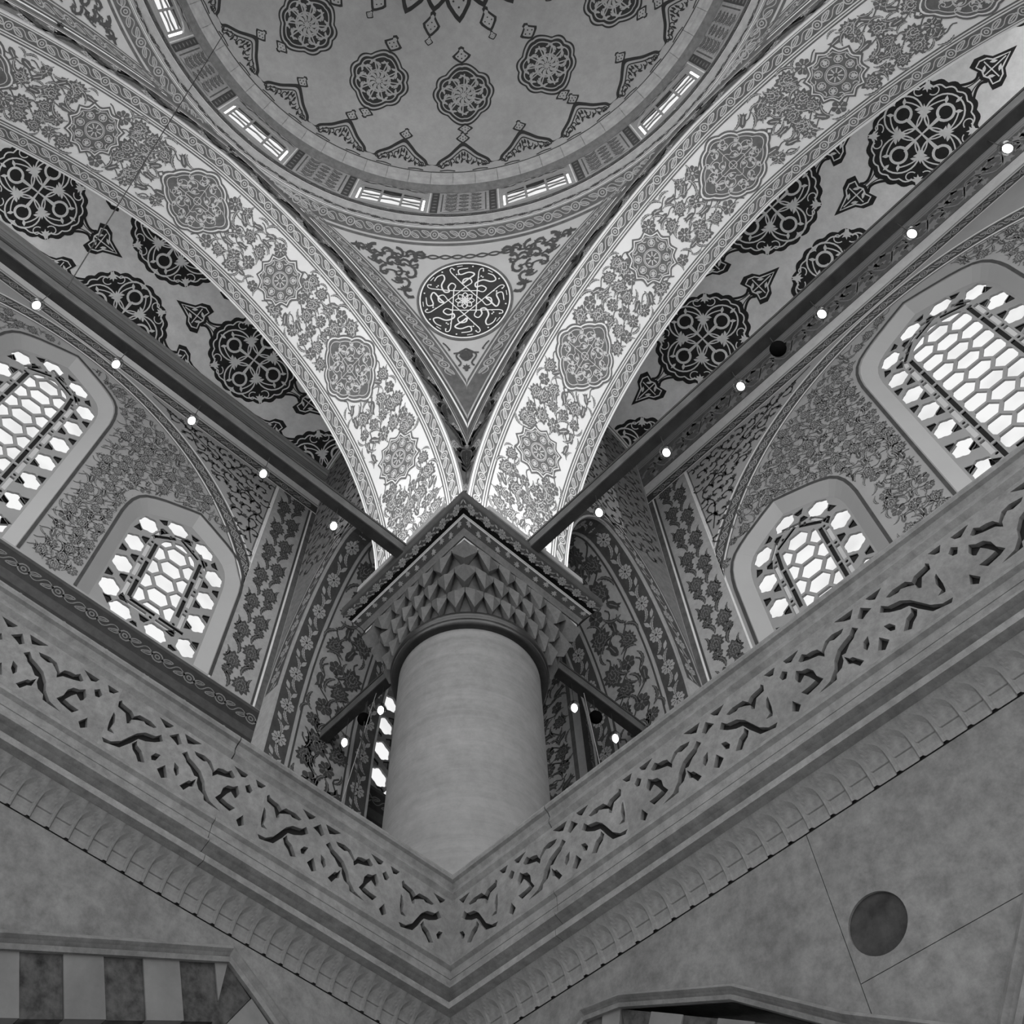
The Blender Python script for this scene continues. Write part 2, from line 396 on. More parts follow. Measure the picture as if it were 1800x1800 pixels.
SIDES = {'left': LM, 'right': RM}
OW = {'left': .9015, 'right': .9095}                    # outer wall face
arches = {}
for sd, M in SIDES.items():
    mb = MB()
    ss = np.r_[np.linspace(0, SL, 61), np.linspace(SL, 2 * SL, 61)[1:]]
    mb.grid(lambda s, t: soffit(M)(s, t, 0), ss, np.linspace(0, GF - HF, 5), 'plaster_white')
    mb.grid(lambda s, t: archivolt(M)(s, t, 0), ss, np.linspace(0, D_, 3), 'paint_deep')
    def gal(s, k):
        u, z, _, _ = arch_uz(s); return M(u, GF, z + (1.86 - z) * k)
    mb.grid(gal, ss, [0, .5, 1], 'plaster_grey')
    o = mb.build('main_arch', None, True)
    for p_ in o.data.polygons: p_.use_smooth = True
    arches[sd] = tag(o, {'left': 'bright painted arch soffit curving from the capital up to the upper left',
                         'right': 'bright painted arch soffit curving from the capital up to the upper right'}[sd], 'arch', kind='structure')
    mb = MB()                                           # solid pier over the capital, closes the haunches
    for (a, b) in (((-GF, HF, 1.03), (-HF, GF, 1.86)),): mb.box(lambda x, y, z: M(x, y, z), (a[0], a[1] + .002, a[2]), (b[0] - .002, b[1], b[2]), 'plaster_grey')
    if sd == 'left': mb.build('pier_core', arches['left'])

# pendentives
mb = MB(); zs = np.linspace(ZP0, ZP1, 40)
mb.grid(lambda z, q: pend(q * bmax(z), z, 0), zs, np.linspace(-1, 1, 33), 'plaster_pale')
pend_me = mb.mesh('pendentive', True)
def rot_about(a):
    c = Vector((CX * SC, CY * SC, 0)); return Matrix.Translation(c) @ Matrix.Rotation(a, 4, 'Z') @ Matrix.Translation(-c)
pends = []
for a, lb in ((0, 'triangular pendentive with black calligraphy roundel between the two bright arches'),
              (PI / 2, 'pendentive corner with dark scrolls at the top edge over the arch of the upper left'),
              (-PI / 2, 'dim pendentive corner at the top edge over the arch of the upper right')):
    o = link('pendentive', pend_me, None, rot_about(a)); pends.append(tag(o, lb, 'pendentive', kind='structure'))

# ------------------------------------------------------------------ drum and dome
ZD0, ZW0, ZW1, ZC0, ZC1 = ZP1, 1.688, 1.80, 1.83, 1.868
RD = .478
dome = tag(empty('dome', (CX * SC, CY * SC, ZD0 * SC + EYE)), 'painted dome on a drum ring of small bright windows', 'dome', kind='structure')
dome.location = (0, 0, 0)
cen = (CX, CY)
def cyl(a, z, d, r=RD): return (CX + (r + d) * np.cos(a), CY + (r + d) * np.sin(a), z)
mb = MB()
mb.lathe(cen, [(HF, ZD0 - .004), (HF, 1.643), (RD + .002, 1.648), (RD, 1.65), (RD, ZW0 - .012)], 144, 'paint_soft'); mb.build('drum_band', dome, True)
WAZ = [-60, -90, -120, -150, 180, 150]
mb = MB()
for k in range(12):
    ac = math.radians(30 * k); az = (30 * k + 180) % 360 - 180
    mb.grid(lambda a, z: cyl(a, z, 0), np.linspace(ac + math.radians(7.5), ac + math.radians(22.5), 7), [ZW0 - .012, ZC0], 'paint_soft')
    win = az in WAZ or (az == -180)
    ho = [[(.058 * x, ZW0 + (ZW1 - ZW0) * y) for x, y in ((-1, 0), (1, 0), (1, .8), (.9, .93), (.7, 1), (-.7, 1), (-.9, .93), (-1, .8))]] if win else []
    hw = RD * math.sin(math.radians(7.5)); dc = RD * math.cos(math.radians(7.5))
    def flat(x, z, d, ac=ac): return (CX + (dc + d) * math.cos(ac) - x * math.sin(ac), CY + (dc + d) * math.sin(ac) + x * math.cos(ac), z)
    slab(mb, flat, [(-hw, ZW0 - .012), (hw, ZW0 - .012), (hw, ZC0), (-hw, ZC0)], ho, 0, .004, 'paint_soft', 'reveal', back=False)
mb.build('drum_wall', dome)
# rim of stone blocks under the dome
NB = 72
mb = MB(); a0 = -PI / NB * .985; pr = [(.4655, ZC0 + .010), (.4625, ZC0 + .012), (.459, ZC0 + .020), (.456, ZC1 - .010), (.450, ZC1 - .004), (.450, ZC1), (.47, ZC1)]
mb.lathe((0, 0), pr, 4, 'rim_stone', -PI / NB * .985, PI / NB * .985)
rim_me = mb.mesh('rim_block', False, False)
for k in range(NB):
    o = link('rim_block', rim_me, dome, Matrix.Translation((CX * SC, CY * SC, EYE)) @ Matrix.Rotation(2 * PI * k / NB, 4, 'Z'))
mb = MB(); mb.lathe(cen, [(RD - .0005, ZC0 - .002), (.474, ZC0 + .001), (.466, ZC0 + .0095), (.4655, ZC0 + .011)], 144, 'paint_mid'); mb.build('cove', dome, True)
mb = MB(); mb.lathe(cen, [(RD + .012, ZC0 - .012), (RD + .004, ZC0 - .001), (.467, ZC0 + .011), (.459, ZC1 - .004), (.4516, ZC1 - .001), (.4516, ZC1 + .0015)], 144, 'rim_stone'); mb.build('rim_core', dome, True)
RDM = .5456; TH0 = math.asin(.452 / RDM)                # shallow spherical cap
def dome_map(a, y, h):
    """a azimuth, y arc length up from the rim"""
    t = TH0 - y / RDM; r = (RDM - h) * np.sin(t); return (CX + r * np.cos(a), CY + r * np.sin(a), ZC1 + (RDM - h) * np.cos(t) - RDM * math.cos(TH0))
mb = MB(); mb.grid(lambda a, m: dome_map(a, m, 0), np.linspace(0, 2 * PI, 145), np.linspace(0, TH0 * RDM - .001, 40), 'plaster_grey')
mb.build('shell', dome, True)

# drum windows
wn = 0
def drum_window(az):
    global wn; wn += 1
    ac = math.radians(az); hw = RD * math.sin(math.radians(7.5)); dc = RD * math.cos(math.radians(7.5))
    def flat(x, z, d): return (CX + (dc + d) * math.cos(ac) - x * math.sin(ac), CY + (dc + d) * math.sin(ac) + x * math.cos(ac), z)
    w0, w1 = ZW0 + .004, ZW1 - .003; X = .054
    out = [(-X, w0), (X, w0), (X, w1 - .02), (X * .9, w1 - .006), (X * .7, w1), (-X * .7, w1), (-X * .9, w1 - .006), (-X, w1 - .02)]
    holes = []
    for x0, x1, n in ((-.0500, -.0200, 4), (-.0160, .0160, 3), (.0200, .0500, 4)):
        e = (w1 - w0 - .008) / n
        for k in range(n):
            za = w0 + .004 + k * e + .0024; zb = za + e - .0052; xm = (x0 + x1) / 2; sg = 1 if k % 2 else -1; d = e * .16 * sg
            if k == n - 1 and abs(xm) > .01: zb -= .004
            holes.append([(x0, za), (xm, za + d * (k > 0)), (x1, za), (x1, zb), (xm, zb - d * (k < n - 1)), (x0, zb)])
    root = tag(empty('window_%d' % wn), {-60: 'small bright drum window cut by the top edge at upper left', -90: 'small bright drum window left of the dome, tilted',
        -120: 'small bright drum window just below the dome, left of centre', -150: 'small bright drum window just below the dome, right of centre',
        180: 'small bright drum window on the right flank of the dome', 150: 'drum window at the upper right behind the arch'}[az], 'window', 'drum windows under the dome', 'structure')
    m_ = MB(); slab(m_, flat, out, holes, .0015, .0032, 'tracery'); m_.build('tracery', root)
    for q in holes:
        m_ = MB(); n = len(q)
        m_.add([flat(x, z, .0024) for x, z in q], [tuple(range(n))], 'pane_clear'); m_.build('pane', root)
    m_ = MB(); c = (0, w1 - .03); m_.add([flat(c[0] + r * math.cos(PI / 2 + k * PI / 5), c[1] + r * math.sin(PI / 2 + k * PI / 5), .0008) for k in range(10) for r in ((.007 if k % 2 == 0 else .003),)], [tuple(range(10))], 'paint_dark'); m_.build('star', root)
for a in WAZ[:5]: drum_window(a)

# ------------------------------------------------------------------ outer walls with windows
DROP = [(1.0, .112), (.985, .092), (.955, .074), (.90, .058), (.82, .046), (.70, .036), (.55, .0265), (.38, .018), (.2, .009), (0, 0)]
def tudor(hw, H, base=0.0, k=1.0):
    """closed outline, counter-clockwise from the lower right corner; heights above the sill"""
    r = [(hw, base)] + [(hw * x, H - d * k) for x, d in DROP]
    return r + [(-x, y) for x, y in r[::-1][1:]]
def along(lp, n):
    P = np.array(lp + [lp[0]]); d = np.hypot(*(P[1:] - P[:-1]).T); c = np.r_[0, np.cumsum(d)]; out = []
    for k in range(n):
        s = c[-1] * (k + .5) / n; i = min(np.searchsorted(c, s) - 1, len(d) - 1); i = max(i, 0); t = (s - c[i]) / d[i]; q = P[i] * (1 - t) + P[i + 1] * t
        dr = (P[i + 1] - P[i]) / d[i]; out.append((q[0], q[1], math.atan2(dr[1], dr[0])))
    return out, c[-1]
def window(sd, uc, zb, hw, H, label, seed=0):
    global wn; wn += 1
    M = SIDES[sd]; ow = OW[sd]
    root = tag(empty('window_%d' % wn), label, 'window', 'arched gallery windows with stone tracery', 'structure')
    def fn(x, y, d): return M(uc + x, ow + d, zb + y)
    k = lambda d: max(.25, (hw - d) / hw)
    fo = tudor(hw, H); gi = tudor(hw - .019, H - .021, .009, k(.019)); h2 = hw - .019; H2 = H - .021
    m_ = MB(); n = len(fo)
    m_.add([fn(x, y, 0) for x, y in fo] + [fn(x, y, .013) for x, y in gi], [(i, (i + 1) % n, n + (i + 1) % n, n + i) for i in range(n)], 'reveal'); m_.build('frame', root, False)
    holes = []; kinds = []
    def put(d, pitch, shape, kind, off=0.0):
        lp = tudor(h2 - d, H2 - d, .009 + d, k(.019 + d)); _, Ln = along(lp, 4); nn = max(4, round(Ln / pitch))
        if off: nn = nn
        for (x, y, a), (x2, y2, a2) in zip(*(lambda q: (q, q[1:] + q[:1]))(along(lp, nn)[0])):
            if off: x, y, a = (x + x2) / 2, (y + y2) / 2, math.atan2((math.sin(a) + math.sin(a2)), (math.cos(a) + math.cos(a2)))
            holes.append([(x + p * math.cos(a) - q * math.sin(a), y + p * math.sin(a) + q * math.cos(a)) for p, q in shape]); kinds.append(kind)
        return nn
    ros = []
    for i in range(24):
        a = 2 * PI * i / 24; r = .0152 * (1 + .085 * math.cos(6 * a)); ros.append((r * 1.16 * math.cos(a), r * 1.0 * math.sin(a)))
    lp = tudor(h2 - .0182, H2 - .0182, .009 + .0182, k(.037)); pitch = along(lp, 4)[1] / round(along(lp, 4)[1] / .0560)
    put(.0182, pitch, ros, 'pane_clear')
    for d, s in ((.0078, 1), (.0285, -1)):
        l2 = tudor(h2 - d, H2 - d, .009 + d, k(.019 + d)); put(d, along(l2, 4)[1] / round(along(lp, 4)[1] / pitch), [(-.0092, .0042), (.0092, .0042), (.003, -.0066), (-.003, -.0066)] if d > .01 else [(-.0088, -.0046), (.0088, -.0046), (.003, .0062), (-.003, .0062)], 'pane_dark', 1)
    nb = put(.0385, .046, [(-.0165, -.0032), (.0165, -.0032), (.0165, .0032), (-.0165, .0032)], 'pane_grey')
    l3 = tudor(h2 - .0385, H2 - .0385, .009 + .0385, k(.0575)); put(.0385, along(l3, 4)[1] / nb, circ(.0027, 8), 'pane_dark', 1)
    put(.0470, .046, [(-.0202, -.0030), (.0202, -.0030), (.0202, .0030), (-.0202, .0030)], 'pane_dark')
    inn = tudor(h2 - .0530, H2 - .0530, .009 + .0530, k(.072)); ia = np.array(inn)
    # honeycomb
    R = .0215; dx = 1.5 * R; dy = math.sqrt(3) * R * .92; g = .0026
    nc = int(math.ceil(inn[0][0] / dx)) + 1
    hexs = []
    for i in range(-nc, nc + 1):
        for j in range(-1, int(H / dy) + 2):
            c = (i * dx, .009 + .05 + j * dy + (dy / 2 if i % 2 else 0))
            hx = [(c[0] + (R - g) * math.cos(t * PI / 3), c[1] + (R - g) * .92 * math.sin(t * PI / 3)) for t in range(6)]
            hexs.append(hx)
    def clipconvex(poly, conv):
        out = list(poly); n = len(conv)
        for a in range(n):
            p, q = conv[a], conv[(a + 1) % n]; src, out = out, []
            if not src: return []
            def sd_(v): return (q[0] - p[0]) * (v[1] - p[1]) - (q[1] - p[1]) * (v[0] - p[0])
            for b in range(len(src)):
                s0, s1 = src[b - 1], src[b]; d0, d1 = sd_(s0), sd_(s1)
                if d1 >= 0:
                    if d0 < 0: t = d0 / (d0 - d1); out.append((s0[0] + (s1[0] - s0[0]) * t, s0[1] + (s1[1] - s0[1]) * t))
                    out.append(s1)
                elif d0 >= 0: t = d0 / (d0 - d1); out.append((s0[0] + (s1[0] - s0[0]) * t, s0[1] + (s1[1] - s0[1]) * t))
        return out
    def area(q): return .5 * sum(q[i - 1][0] * q[i][1] - q[i][0] * q[i - 1][1] for i in range(len(q)))
    for hx in hexs:
        c = clipconvex(hx, inn)
        cc = []
        for p in c:
            if not cc or math.hypot(p[0] - cc[-1][0], p[1] - cc[-1][1]) > 2e-4: cc.append(p)
        if len(cc) > 2 and math.hypot(cc[0][0] - cc[-1][0], cc[0][1] - cc[-1][1]) < 2e-4: cc.pop()
        if len(cc) > 2 and area(cc) > .22 * R * R: holes.append(cc); kinds.append('pane_clear')
    m_ = MB(); slab(m_, fn, gi, holes, .013, .0165, 'tracery'); m_.build('tracery', root)
    sm = MB()
    for q, kd in zip(holes, kinds):
        n = len(q)
        if kd == 'pane_clear':
            m_ = MB(); m_.add([fn(x, y, .0155) for x, y in q], [tuple(range(n))], kd); m_.build('pane', root)
        else: sm.add([fn(x, y, .0145 if kd == 'pane_dark' else .0155) for x, y in q], [tuple(range(n))], kd)
    o = sm.build('small_panes', root); o['kind'] = 'stuff'
    return [(uc + x, zb + y) for x, y in fo]
WIN = {'left': [(-.2945, 1.048, .1025, .302, 'smaller arched tracery window low on the wall at left, beside the rail'),
                (.0035, 1.048, .104, .470, 'tall arched tracery window cut by the left edge of the photo'),
                (-.762, 1.03, .098, .30, 'corner tracery window half hidden behind the column')],
       'right': [(-.286, 1.03, .1015, .290, 'smaller arched tracery window on the wall at right, cut by the rail'),
                 (.031, 1.045, .117, .470, 'tall arched tracery window at the right edge of the photo')]}
walls = {}; frames = {}
ZT = 1.735
for sd, M in SIDES.items():
    fr = [window(sd, *w) for w in WIN[sd]]; frames[sd] = fr
    mb = MB(); ow = OW[sd]
    slab(mb, lambda x, y, d: M(x, ow + d, y), [(-.93, .40), (1.0, .40), (1.0, 1.80), (-.93, 1.80)], fr, 0, .02, 'plaster_wall', 'reveal', back=True)
    walls[sd] = tag(mb.build('wall_' + sd), {'left': 'painted outer gallery wall with two windows at left', 'right': 'painted outer gallery wall with two windows at right'}[sd], 'wall', kind='structure')

# ------------------------------------------------------------------ gallery vaults
vaults = {}
def vault_map(sd):
    M = SIDES[sd]; ow = OW[sd]; a = (ow - GF) / 2; om = (ow + GF) / 2; rise = .065; R = (a * a + rise * rise) / (2 * rise); tm = math.asin(a / R)
    def f(u, y, h):
        t = tm - y / R; return M(u, om + (R - h) * np.sin(t), ZT + (R - h) * np.cos(t) - R * math.cos(tm))
    return f, 2 * R * tm
UE = -HF - .002                                         # end wall of the vault over the transverse arch
for sd, M in SIDES.items():
    f, Ly = vault_map(sd); mb = MB()
    mb.grid(lambda u, y: f(u, y, 0), np.linspace(UE, 1.0, 12), np.linspace(0, Ly, 25), 'plaster_vault')
    o = mb.build('ceiling_' + sd, None, True)
    vaults[sd] = tag(o, {'left': 'grey gallery vault with dark medallions above the tie beam at left', 'right': 'grey gallery vault with dark medallions above the tie beam at right'}[sd], 'vault', kind='structure')
    mb = MB(); ow = OW[sd]                              # cornice lines where vault and wall meet
    for z0, z1, p, m in ((ZT - .004, ZT + .001, .006, 'plaster_pale'), (ZT - .011, ZT - .007, .004, 'plaster_pale'), (ZT - .0068, ZT - .0042, .002, 'paint_dark')):
        mb.box(lambda x, y, z: M(x, y, z), (UE, ow - p, z0), (1.0, ow + .001, z1), m)
    mb.build('cornice', vaults[sd])
    mb = MB(); mb.box(lambda x, y, z: M(x, y, z), (.985, GF, 1.40), (1.0, ow, 1.82), 'plaster_grey'); mb.build('light_block_wall', vaults[sd])  # unseen wall added to block light coming in at the open vault end

# ------------------------------------------------------------------ transverse arches between the column and the outer walls
trans = {}
TU0, TU1 = -.655, -.485
def tr_profile(sd):
    o1 = OW[sd] - .036; o0 = GF; a = (o1 - o0) / 2; om = (o0 + o1) / 2
    P = []
    for x in np.linspace(1, -1, 41):
        P.append((om + a * x, 1.07 + .275 * (1 - abs(x) ** 1.75) ** .62))
    P = [(o1, .42)] + P + [(o0, 1.03)]
    d = np.r_[0, np.cumsum(np.hypot(*np.diff(np.array(P), axis=0).T))]
    return np.array(P), d
def tr_map(sd):
    P, d = tr_profile(sd); M = SIDES[sd]
    def f(s, t, h):
        o = np.interp(s, d, P[:, 0]); z = np.interp(s, d, P[:, 1]); e = 1e-3
        o2 = np.interp(s + e, d, P[:, 0]) - np.interp(s - e, d, P[:, 0]); z2 = np.interp(s + e, d, P[:, 1]) - np.interp(s - e, d, P[:, 1]); l = np.hypot(o2, z2) + 1e-12
        return M(TU1 - t, o - z2 / l * h, z + o2 / l * h)
    return f, d[-1]
for sd, M in SIDES.items():
    P, d = tr_profile(sd); f, Ln = tr_map(sd); mb = MB()
    mb.grid(lambda k, t: M(TU1 - t, P[int(k)][0], P[int(k)][1]), range(len(P)), np.linspace(0, .17, 3), 'paint_soft')
    for u in (TU0, TU1):
        mb.grid(lambda k, t: M(u, P[int(k)][0], P[int(k)][1] + (1.84 - P[int(k)][1]) * t), range(1, len(P) - 1), [0, 1], 'paint_soft')
        mb.grid(lambda z, o: M(u, o, z), [.42, 1.84], [OW[sd] - .036, OW[sd]], 'paint_soft')
    trans[sd] = tag(mb.build('transverse_arch', None, False), {'left': 'dark floral arch between the column and the wall at left', 'right': 'dark floral arch between the column and the wall at right'}[sd], 'arch', kind='structure')
# corner bay ceiling
mb = MB(); mb.box(lambda x, y, z: (x, y, z), (CX - .95, CY - .95, 1.50), (CX - GF, CY - GF, 1.52), 'plaster_grey')
tag(mb.build('ceiling_corner'), 'dim ceiling of the corner bay behind the column', 'ceiling', kind='structure')

# ------------------------------------------------------------------ column and capital
CC = (CX - .57, CY - .57)
column = tag(empty('column'), 'thick pale stone column rising from the rail corner to a carved capital', 'column')
mb = MB(); mb.lathe(CC, [(.083, .40), (.083, .572), (.0815, .578), (.0815, .584), (.0785, .590), (.0782, .70), (.078, .88)], 72, 'marble_shaft'); mb.build('shaft', column, True)
mb = MB(); mb.lathe(CC, [(.078, .874), (.084, .8745), (.0865, .877), (.087, .880), (.0855, .8835), (.0875, .8845), (.0885, .888), (.0875, .8915), (.0845, .893), (.083, .8965), (.078, .897)], 72, 'bronze_dark'); tag(mb.build('collar', column, True), 'dark bronze collar ring')
capital = empty('capital'); capital.parent = column
def rad(a, t):
    sq = .0895 / max(abs(math.cos(a)), abs(math.sin(a))); return .082 * (1 - t) + min(sq, .122) * t
TIERS = [(.897, .924, 28), (.924, .951, 28), (.951, .977, 24)]
mb = MB()
mb.grid(lambda a, k: (CC[0] + rad(a, k) * .94 * math.cos(a), CC[1] + rad(a, k) * .94 * math.sin(a), .896 + .082 * k), np.linspace(0, 2 * PI, 97), np.linspace(0, 1, 9), 'stone_capital')
mb.build('core', capital)
for ti, (zb, zt, n) in enumerate(TIERS):
    t0 = ti / 3; t1 = (ti + 1) / 3
    for k in range(n):
        a = 2 * PI * (k + (.5 if ti % 2 else 0)) / n; d = PI / n * .97
        def q(an, r, z): return (CC[0] + r * math.cos(an), CC[1] + r * math.sin(an), z)
        ro = rad(a, t1) + .0030; ri = rad(a, t0) * .95; zm = zb + (zt - zb) * .45
        A, B = q(a - d, rad(a - d, t1) + .0025, zt), q(a + d, rad(a + d, t1) + .0025, zt)
        A2, B2 = q(a - d, rad(a - d, t1) + .001, zt - (zt - zb) * .28), q(a + d, rad(a + d, t1) + .001, zt - (zt - zb) * .28)
        Dm = q(a, ro + .0045, zm + .006); Tp = q(a, (rad(a, t0) + ro) * .5 + .003, zb - .003); E_ = q(a, ro - .002, zt)
        i0, i1, i2 = q(a - d, ri, zt), q(a + d, ri, zt), q(a, ri, zb - .001)
        m_ = MB(); m_.add([A, B, A2, B2, Dm, Tp, E_, i0, i1, i2], [(0, 2, 4, 6), (6, 4, 3, 1), (2, 5, 4), (4, 5, 3), (2, 0, 7), (2, 7, 9, 5), (3, 8, 1), (3, 5, 9, 8)], 'stone_capital')
        m_.build('muqarnas_cell', capital)
abacus = MB()
H0 = .5
prof = [(.086, .9755), (.089, .977), (.089, .981), (.0905, .9815), (.0915, .9845), (.0945, .990), (.1005, .9975), (.1012, .9985), (.1012, 1.0005), (.103, 1.0015), (.1065, 1.007), (.1125, 1.0165), (.1135, 1.018), (.1135, 1.030), (.02, 1.030)]
abm = ['stone_capital', 'plaster_grey', 'paint_ink', 'stone_capital', 'stone_capital', 'paint_ink', 'paint_ink', 'paint_soft', 'paint_soft', 'black', 'paint_ink', 'paint_dark', 'paint_dark', 'paint_dark', 'stone_capital']
abacus.square(CC, prof, abm); abacus.square(CC, [(.02, .9755), (.086, .9755)], ['stone_capital'])
aba = abacus.build('abacus', column); tag(aba, 'dark painted square abacus with pale edge lines')
# painted ornament on the sloping faces of the abacus
for fx, fy in ((1, 0), (0, 1)):
    P = Paint()
    flower_border(P, -.104, .104, .0, .0135, .024, 'paint_mid', 2, 'paint_ink', True)
    def fn(x, y, h, fx=fx, fy=fy):
        q = .5 + y / .0165; hh = .1035 + .0095 * q + h * 1.2; z = 1.0025 + .0145 * q - h
        x = x * (hh / .104); return (CC[0] + (hh if fx else x), CC[1] + (hh if fy else x), z)
    P.build('painted_band', fn, aba)
    P = Paint()
    for k in range(13):
        x = -.09 + .18 * k / 12; trefoil(P, T(x, .002 * (-1) ** k, PI / 2, .010), 'paint_mid', 2)
    def fn2(x, y, h, fx=fx, fy=fy):
        q = .5 + y / .013; hh = .0945 + .0062 * q + h * 1.2; z = .9905 + .0072 * q - h
        x = x * (hh / .0975); return (CC[0] + (hh if fx else x), CC[1] + (hh if fy else x), z)
    P.build('painted_leaves', fn2, aba)
# uplight bars standing on the abacus, they light the arch soffits
def uplight(M, o0, o1, lb):
    root = tag(empty('uplight_bar'), lb, 'light fixture', 'uplight bars on the capital')
    m_ = MB(); m_.box(lambda x, y, z: M(x, y, z), (-.475, o0, 1.030), (-.455, o1, 1.040), 'fixture'); m_.build('housing', root)
    m_ = MB(); m_.box(lambda x, y, z: M(x, y, z), (-.473, o0 + .002, 1.040), (-.457, o1 - .002, 1.0405), 'lamp_strip'); m_.build('lens', root)
    ld = bpy.data.lights.new('uplight', 'AREA'); ld.shape = 'RECTANGLE'; ld.size = (o1 - o0) * SC * .95; ld.size_y = .12; ld.energy = UPLIGHT_W
    lo = bpy.data.objects.new('uplight_glow', ld); col.objects.link(lo); lo.parent = root
    p = Vector(W(M(-.465, (o0 + o1) / 2, 1.0425))); tgt = Vector(W(M(-.30, (o0 + o1) / 2, 1.50)))
    d = (tgt - p).normalized(); xax = (Vector(W(M(0, 1, 0))) - Vector(W(M(0, 0, 0)))).normalized(); zax = -d; yax = zax.cross(xax).normalized(); xax = yax.cross(zax)
    lo.matrix_world = Matrix(((xax.x, yax.x, zax.x, p.x), (xax.y, yax.y, zax.y, p.y), (xax.z, yax.z, zax.z, p.z), (0, 0, 0, 1)))
lamp_mat('lamp_strip', .9, 3.0)
uplight(LM, .488, .558, 'grey light bar on the capital, upper of the two beside the tie beam at left')
uplight(LM, .582, .652, 'grey light bar on the capital, lower of the two beside the tie beam at left')
uplight(RM, .496, .556, 'grey light bar on the capital, upper of the two beside the tie beam at right')
uplight(RM, .578, .650, 'grey light bar on the capital, lower of the two beside the tie beam at right')

# ------------------------------------------------------------------ tie beams
def beam(name, M, a, b, label, along_u=True, fixed=.57, w=.0068, z0=1.0225, z1=1.040):
    root = tag(empty(name), label, 'tie beam', 'dark tie beams at capital height')
    def bx(m_, w_, za, zb, mt):
        if along_u: m_.box(lambda x, y, z: M(x, y, z), (a, fixed - w_, za), (b, fixed + w_, zb), mt)
        else: m_.box(lambda x, y, z: M(y, x, z), (a, fixed - w_, za), (b, fixed + w_, zb), mt)
    m_ = MB(); bx(m_, w, z0, z1, 'beam_side'); m_.build('timber', root)
    m_ = MB(); bx(m_, w * .92, z0 - .0012, z0 - .0001, 'iron'); m_.build('iron_soffit', root)
    m_ = MB(); bx(m_, w + .0009, z1 - .003, z1 + .0006, 'iron'); m_.build('top_edging', root)
    return root
beam('tie_beam', LM, -.462, 1.0, 'long dark tie beam crossing from the capital to the left edge')
beam('tie_beam', RM, -.462, 1.0, 'long dark tie beam crossing from the capital to the right edge')
beam('tie_beam', LM, .66, OW['left'] - .034, 'short dark tie beam from behind the column to the wall at left', False, -.57)
beam('tie_beam', RM, .66, OW['right'] - .034, 'short dark tie beam from behind the column toward the rail at right', False, -.57)

# ------------------------------------------------------------------ hanging lamps, dark balls, wires
def lamp_meshes():
    b = MB(); b.lathe((0, 0), [(.0003, -.0066), (.0008, -.0070), (.0010, -.0060), (.0024, -.0046), (.0036, -.0022), (.0039, .0004), (.0035, .0032), (.0026, .0052), (.0020, .006)], 20, 'lamp_bulb')
    g = MB(); g.lathe((0, 0), [(.0066, -.001), (.0073, .0015), (.0074, .004), (.0062, .0075), (.0038, .0098), (.0016, .0108)], 20, 'lamp_glass')
    s = MB(); s.lathe((0, 0), [(.0023, .006), (.0024, .0095), (.0018, .0115), (.0006, .012)], 12, 'iron')
    w = MB(); w.tube((0, 0, .0115), (0, 0, .0415), .00045, 'iron', 6)
    return [(n, m.mesh(n, n != 'wire', False)) for n, m in (('bulb', b), ('glass_cover', g), ('socket', s), ('wire', w))]
LMESH = lamp_meshes()
def lamp(p, label, wl=1.0):
    root = tag(empty('hanging_lamp', W(p)), label, 'lamp', 'glass lamps hanging from the tie beams')
    for n, me in LMESH:
        o = link(n, me, root)
        if n == 'wire': o.scale = (1, 1, 1); o.matrix_local = Matrix.Diagonal((1, 1, wl, 1)) if wl != 1 else Matrix()
    return root
ORD = ['nearest the capital', 'second from the capital', 'third from the capital', 'fourth from the capital', 'fifth from the capital', 'sixth from the capital']
for k, x in enumerate([-.2688, -.1687, -.0716, .0265, .1246]): lamp((x, -.5445, .981), 'glowing glass lamp under the left tie beam, %s' % ORD[k])
for k, y in enumerate([-.3305, -.230, -.127, -.0227, .084, .188]): lamp((-.4775, y, .981), 'glowing glass lamp under the right tie beam, %s' % ORD[k])
lamp((-.4775, -.712, .975), 'glowing glass lamp against the corner window left of the column', 1.2)
lamp((-.4775, -.785, .975), 'glowing glass lamp left of the column under the end of the short beam', 1.2)
lamp((-.650, -.5445, .975), 'glowing glass lamp just right of the column under the short beam', 1.2)
lamp((-.7216, -.5445, .975), 'glowing glass lamp right of the column, close to the stone rail', 1.2)
bb = MB(); bb.lathe((0, 0), [(.0001, -.0084)] + [(.0084 * math.cos(a), .0084 * math.sin(a)) for a in np.linspace(-1.4, 1.4, 13)] + [(.0001, .0084)], 24, 'black'); BALL = bb.mesh('ball', True, False)
bw = MB(); bw.tube((0, 0, .008), (0, 0, .034), .0005, 'iron', 6); BW = bw.mesh('wire', False, False)
bc = MB(); bc.lathe((0, 0), [(.003, .0078), (.003, .0105), (.0005, .0112)], 10, 'iron'); BC = bc.mesh('cap', False, False)
for p, lb in (((-.4775, -.0755, .989), 'black ball hanging under the right tie beam between two lamps'), ((-.4775, -.748, .989), 'dark ball hanging left of the column under the short beam'), ((-.689, -.5445, .989), 'black ball hanging right of the column between two lamps')):
    r = tag(empty('hanging_ball', W(p)), lb, 'ball', 'dark balls hanging from the tie beams'); link('ball', BALL, r); link('wire', BW, r); link('cap', BC, r)
m_ = MB(); m_.tube((.1169, -.5366, 1.041), (.2353, -.3814, 1.83), .0007, 'iron', 6); tag(m_.build('stay_wire'), 'thin dark wire slanting from the left tie beam to the dome rim', 'wire')
m_ = MB(); m_.tube((-.4775, -.7451, 1.022), (-.4775, -.7451, .62), .0009, 'iron', 6); tag(m_.build('hanging_cable'), 'black cable hanging from the short beam left of the column', 'cable')
m_ = MB(); m_.tube((-.4775, -.727, 1.022), (-.485, -.800, .80), .0005, 'fixture', 6); tag(m_.build('thin_rod'), 'thin pale rod slanting down left of the column', 'rod')
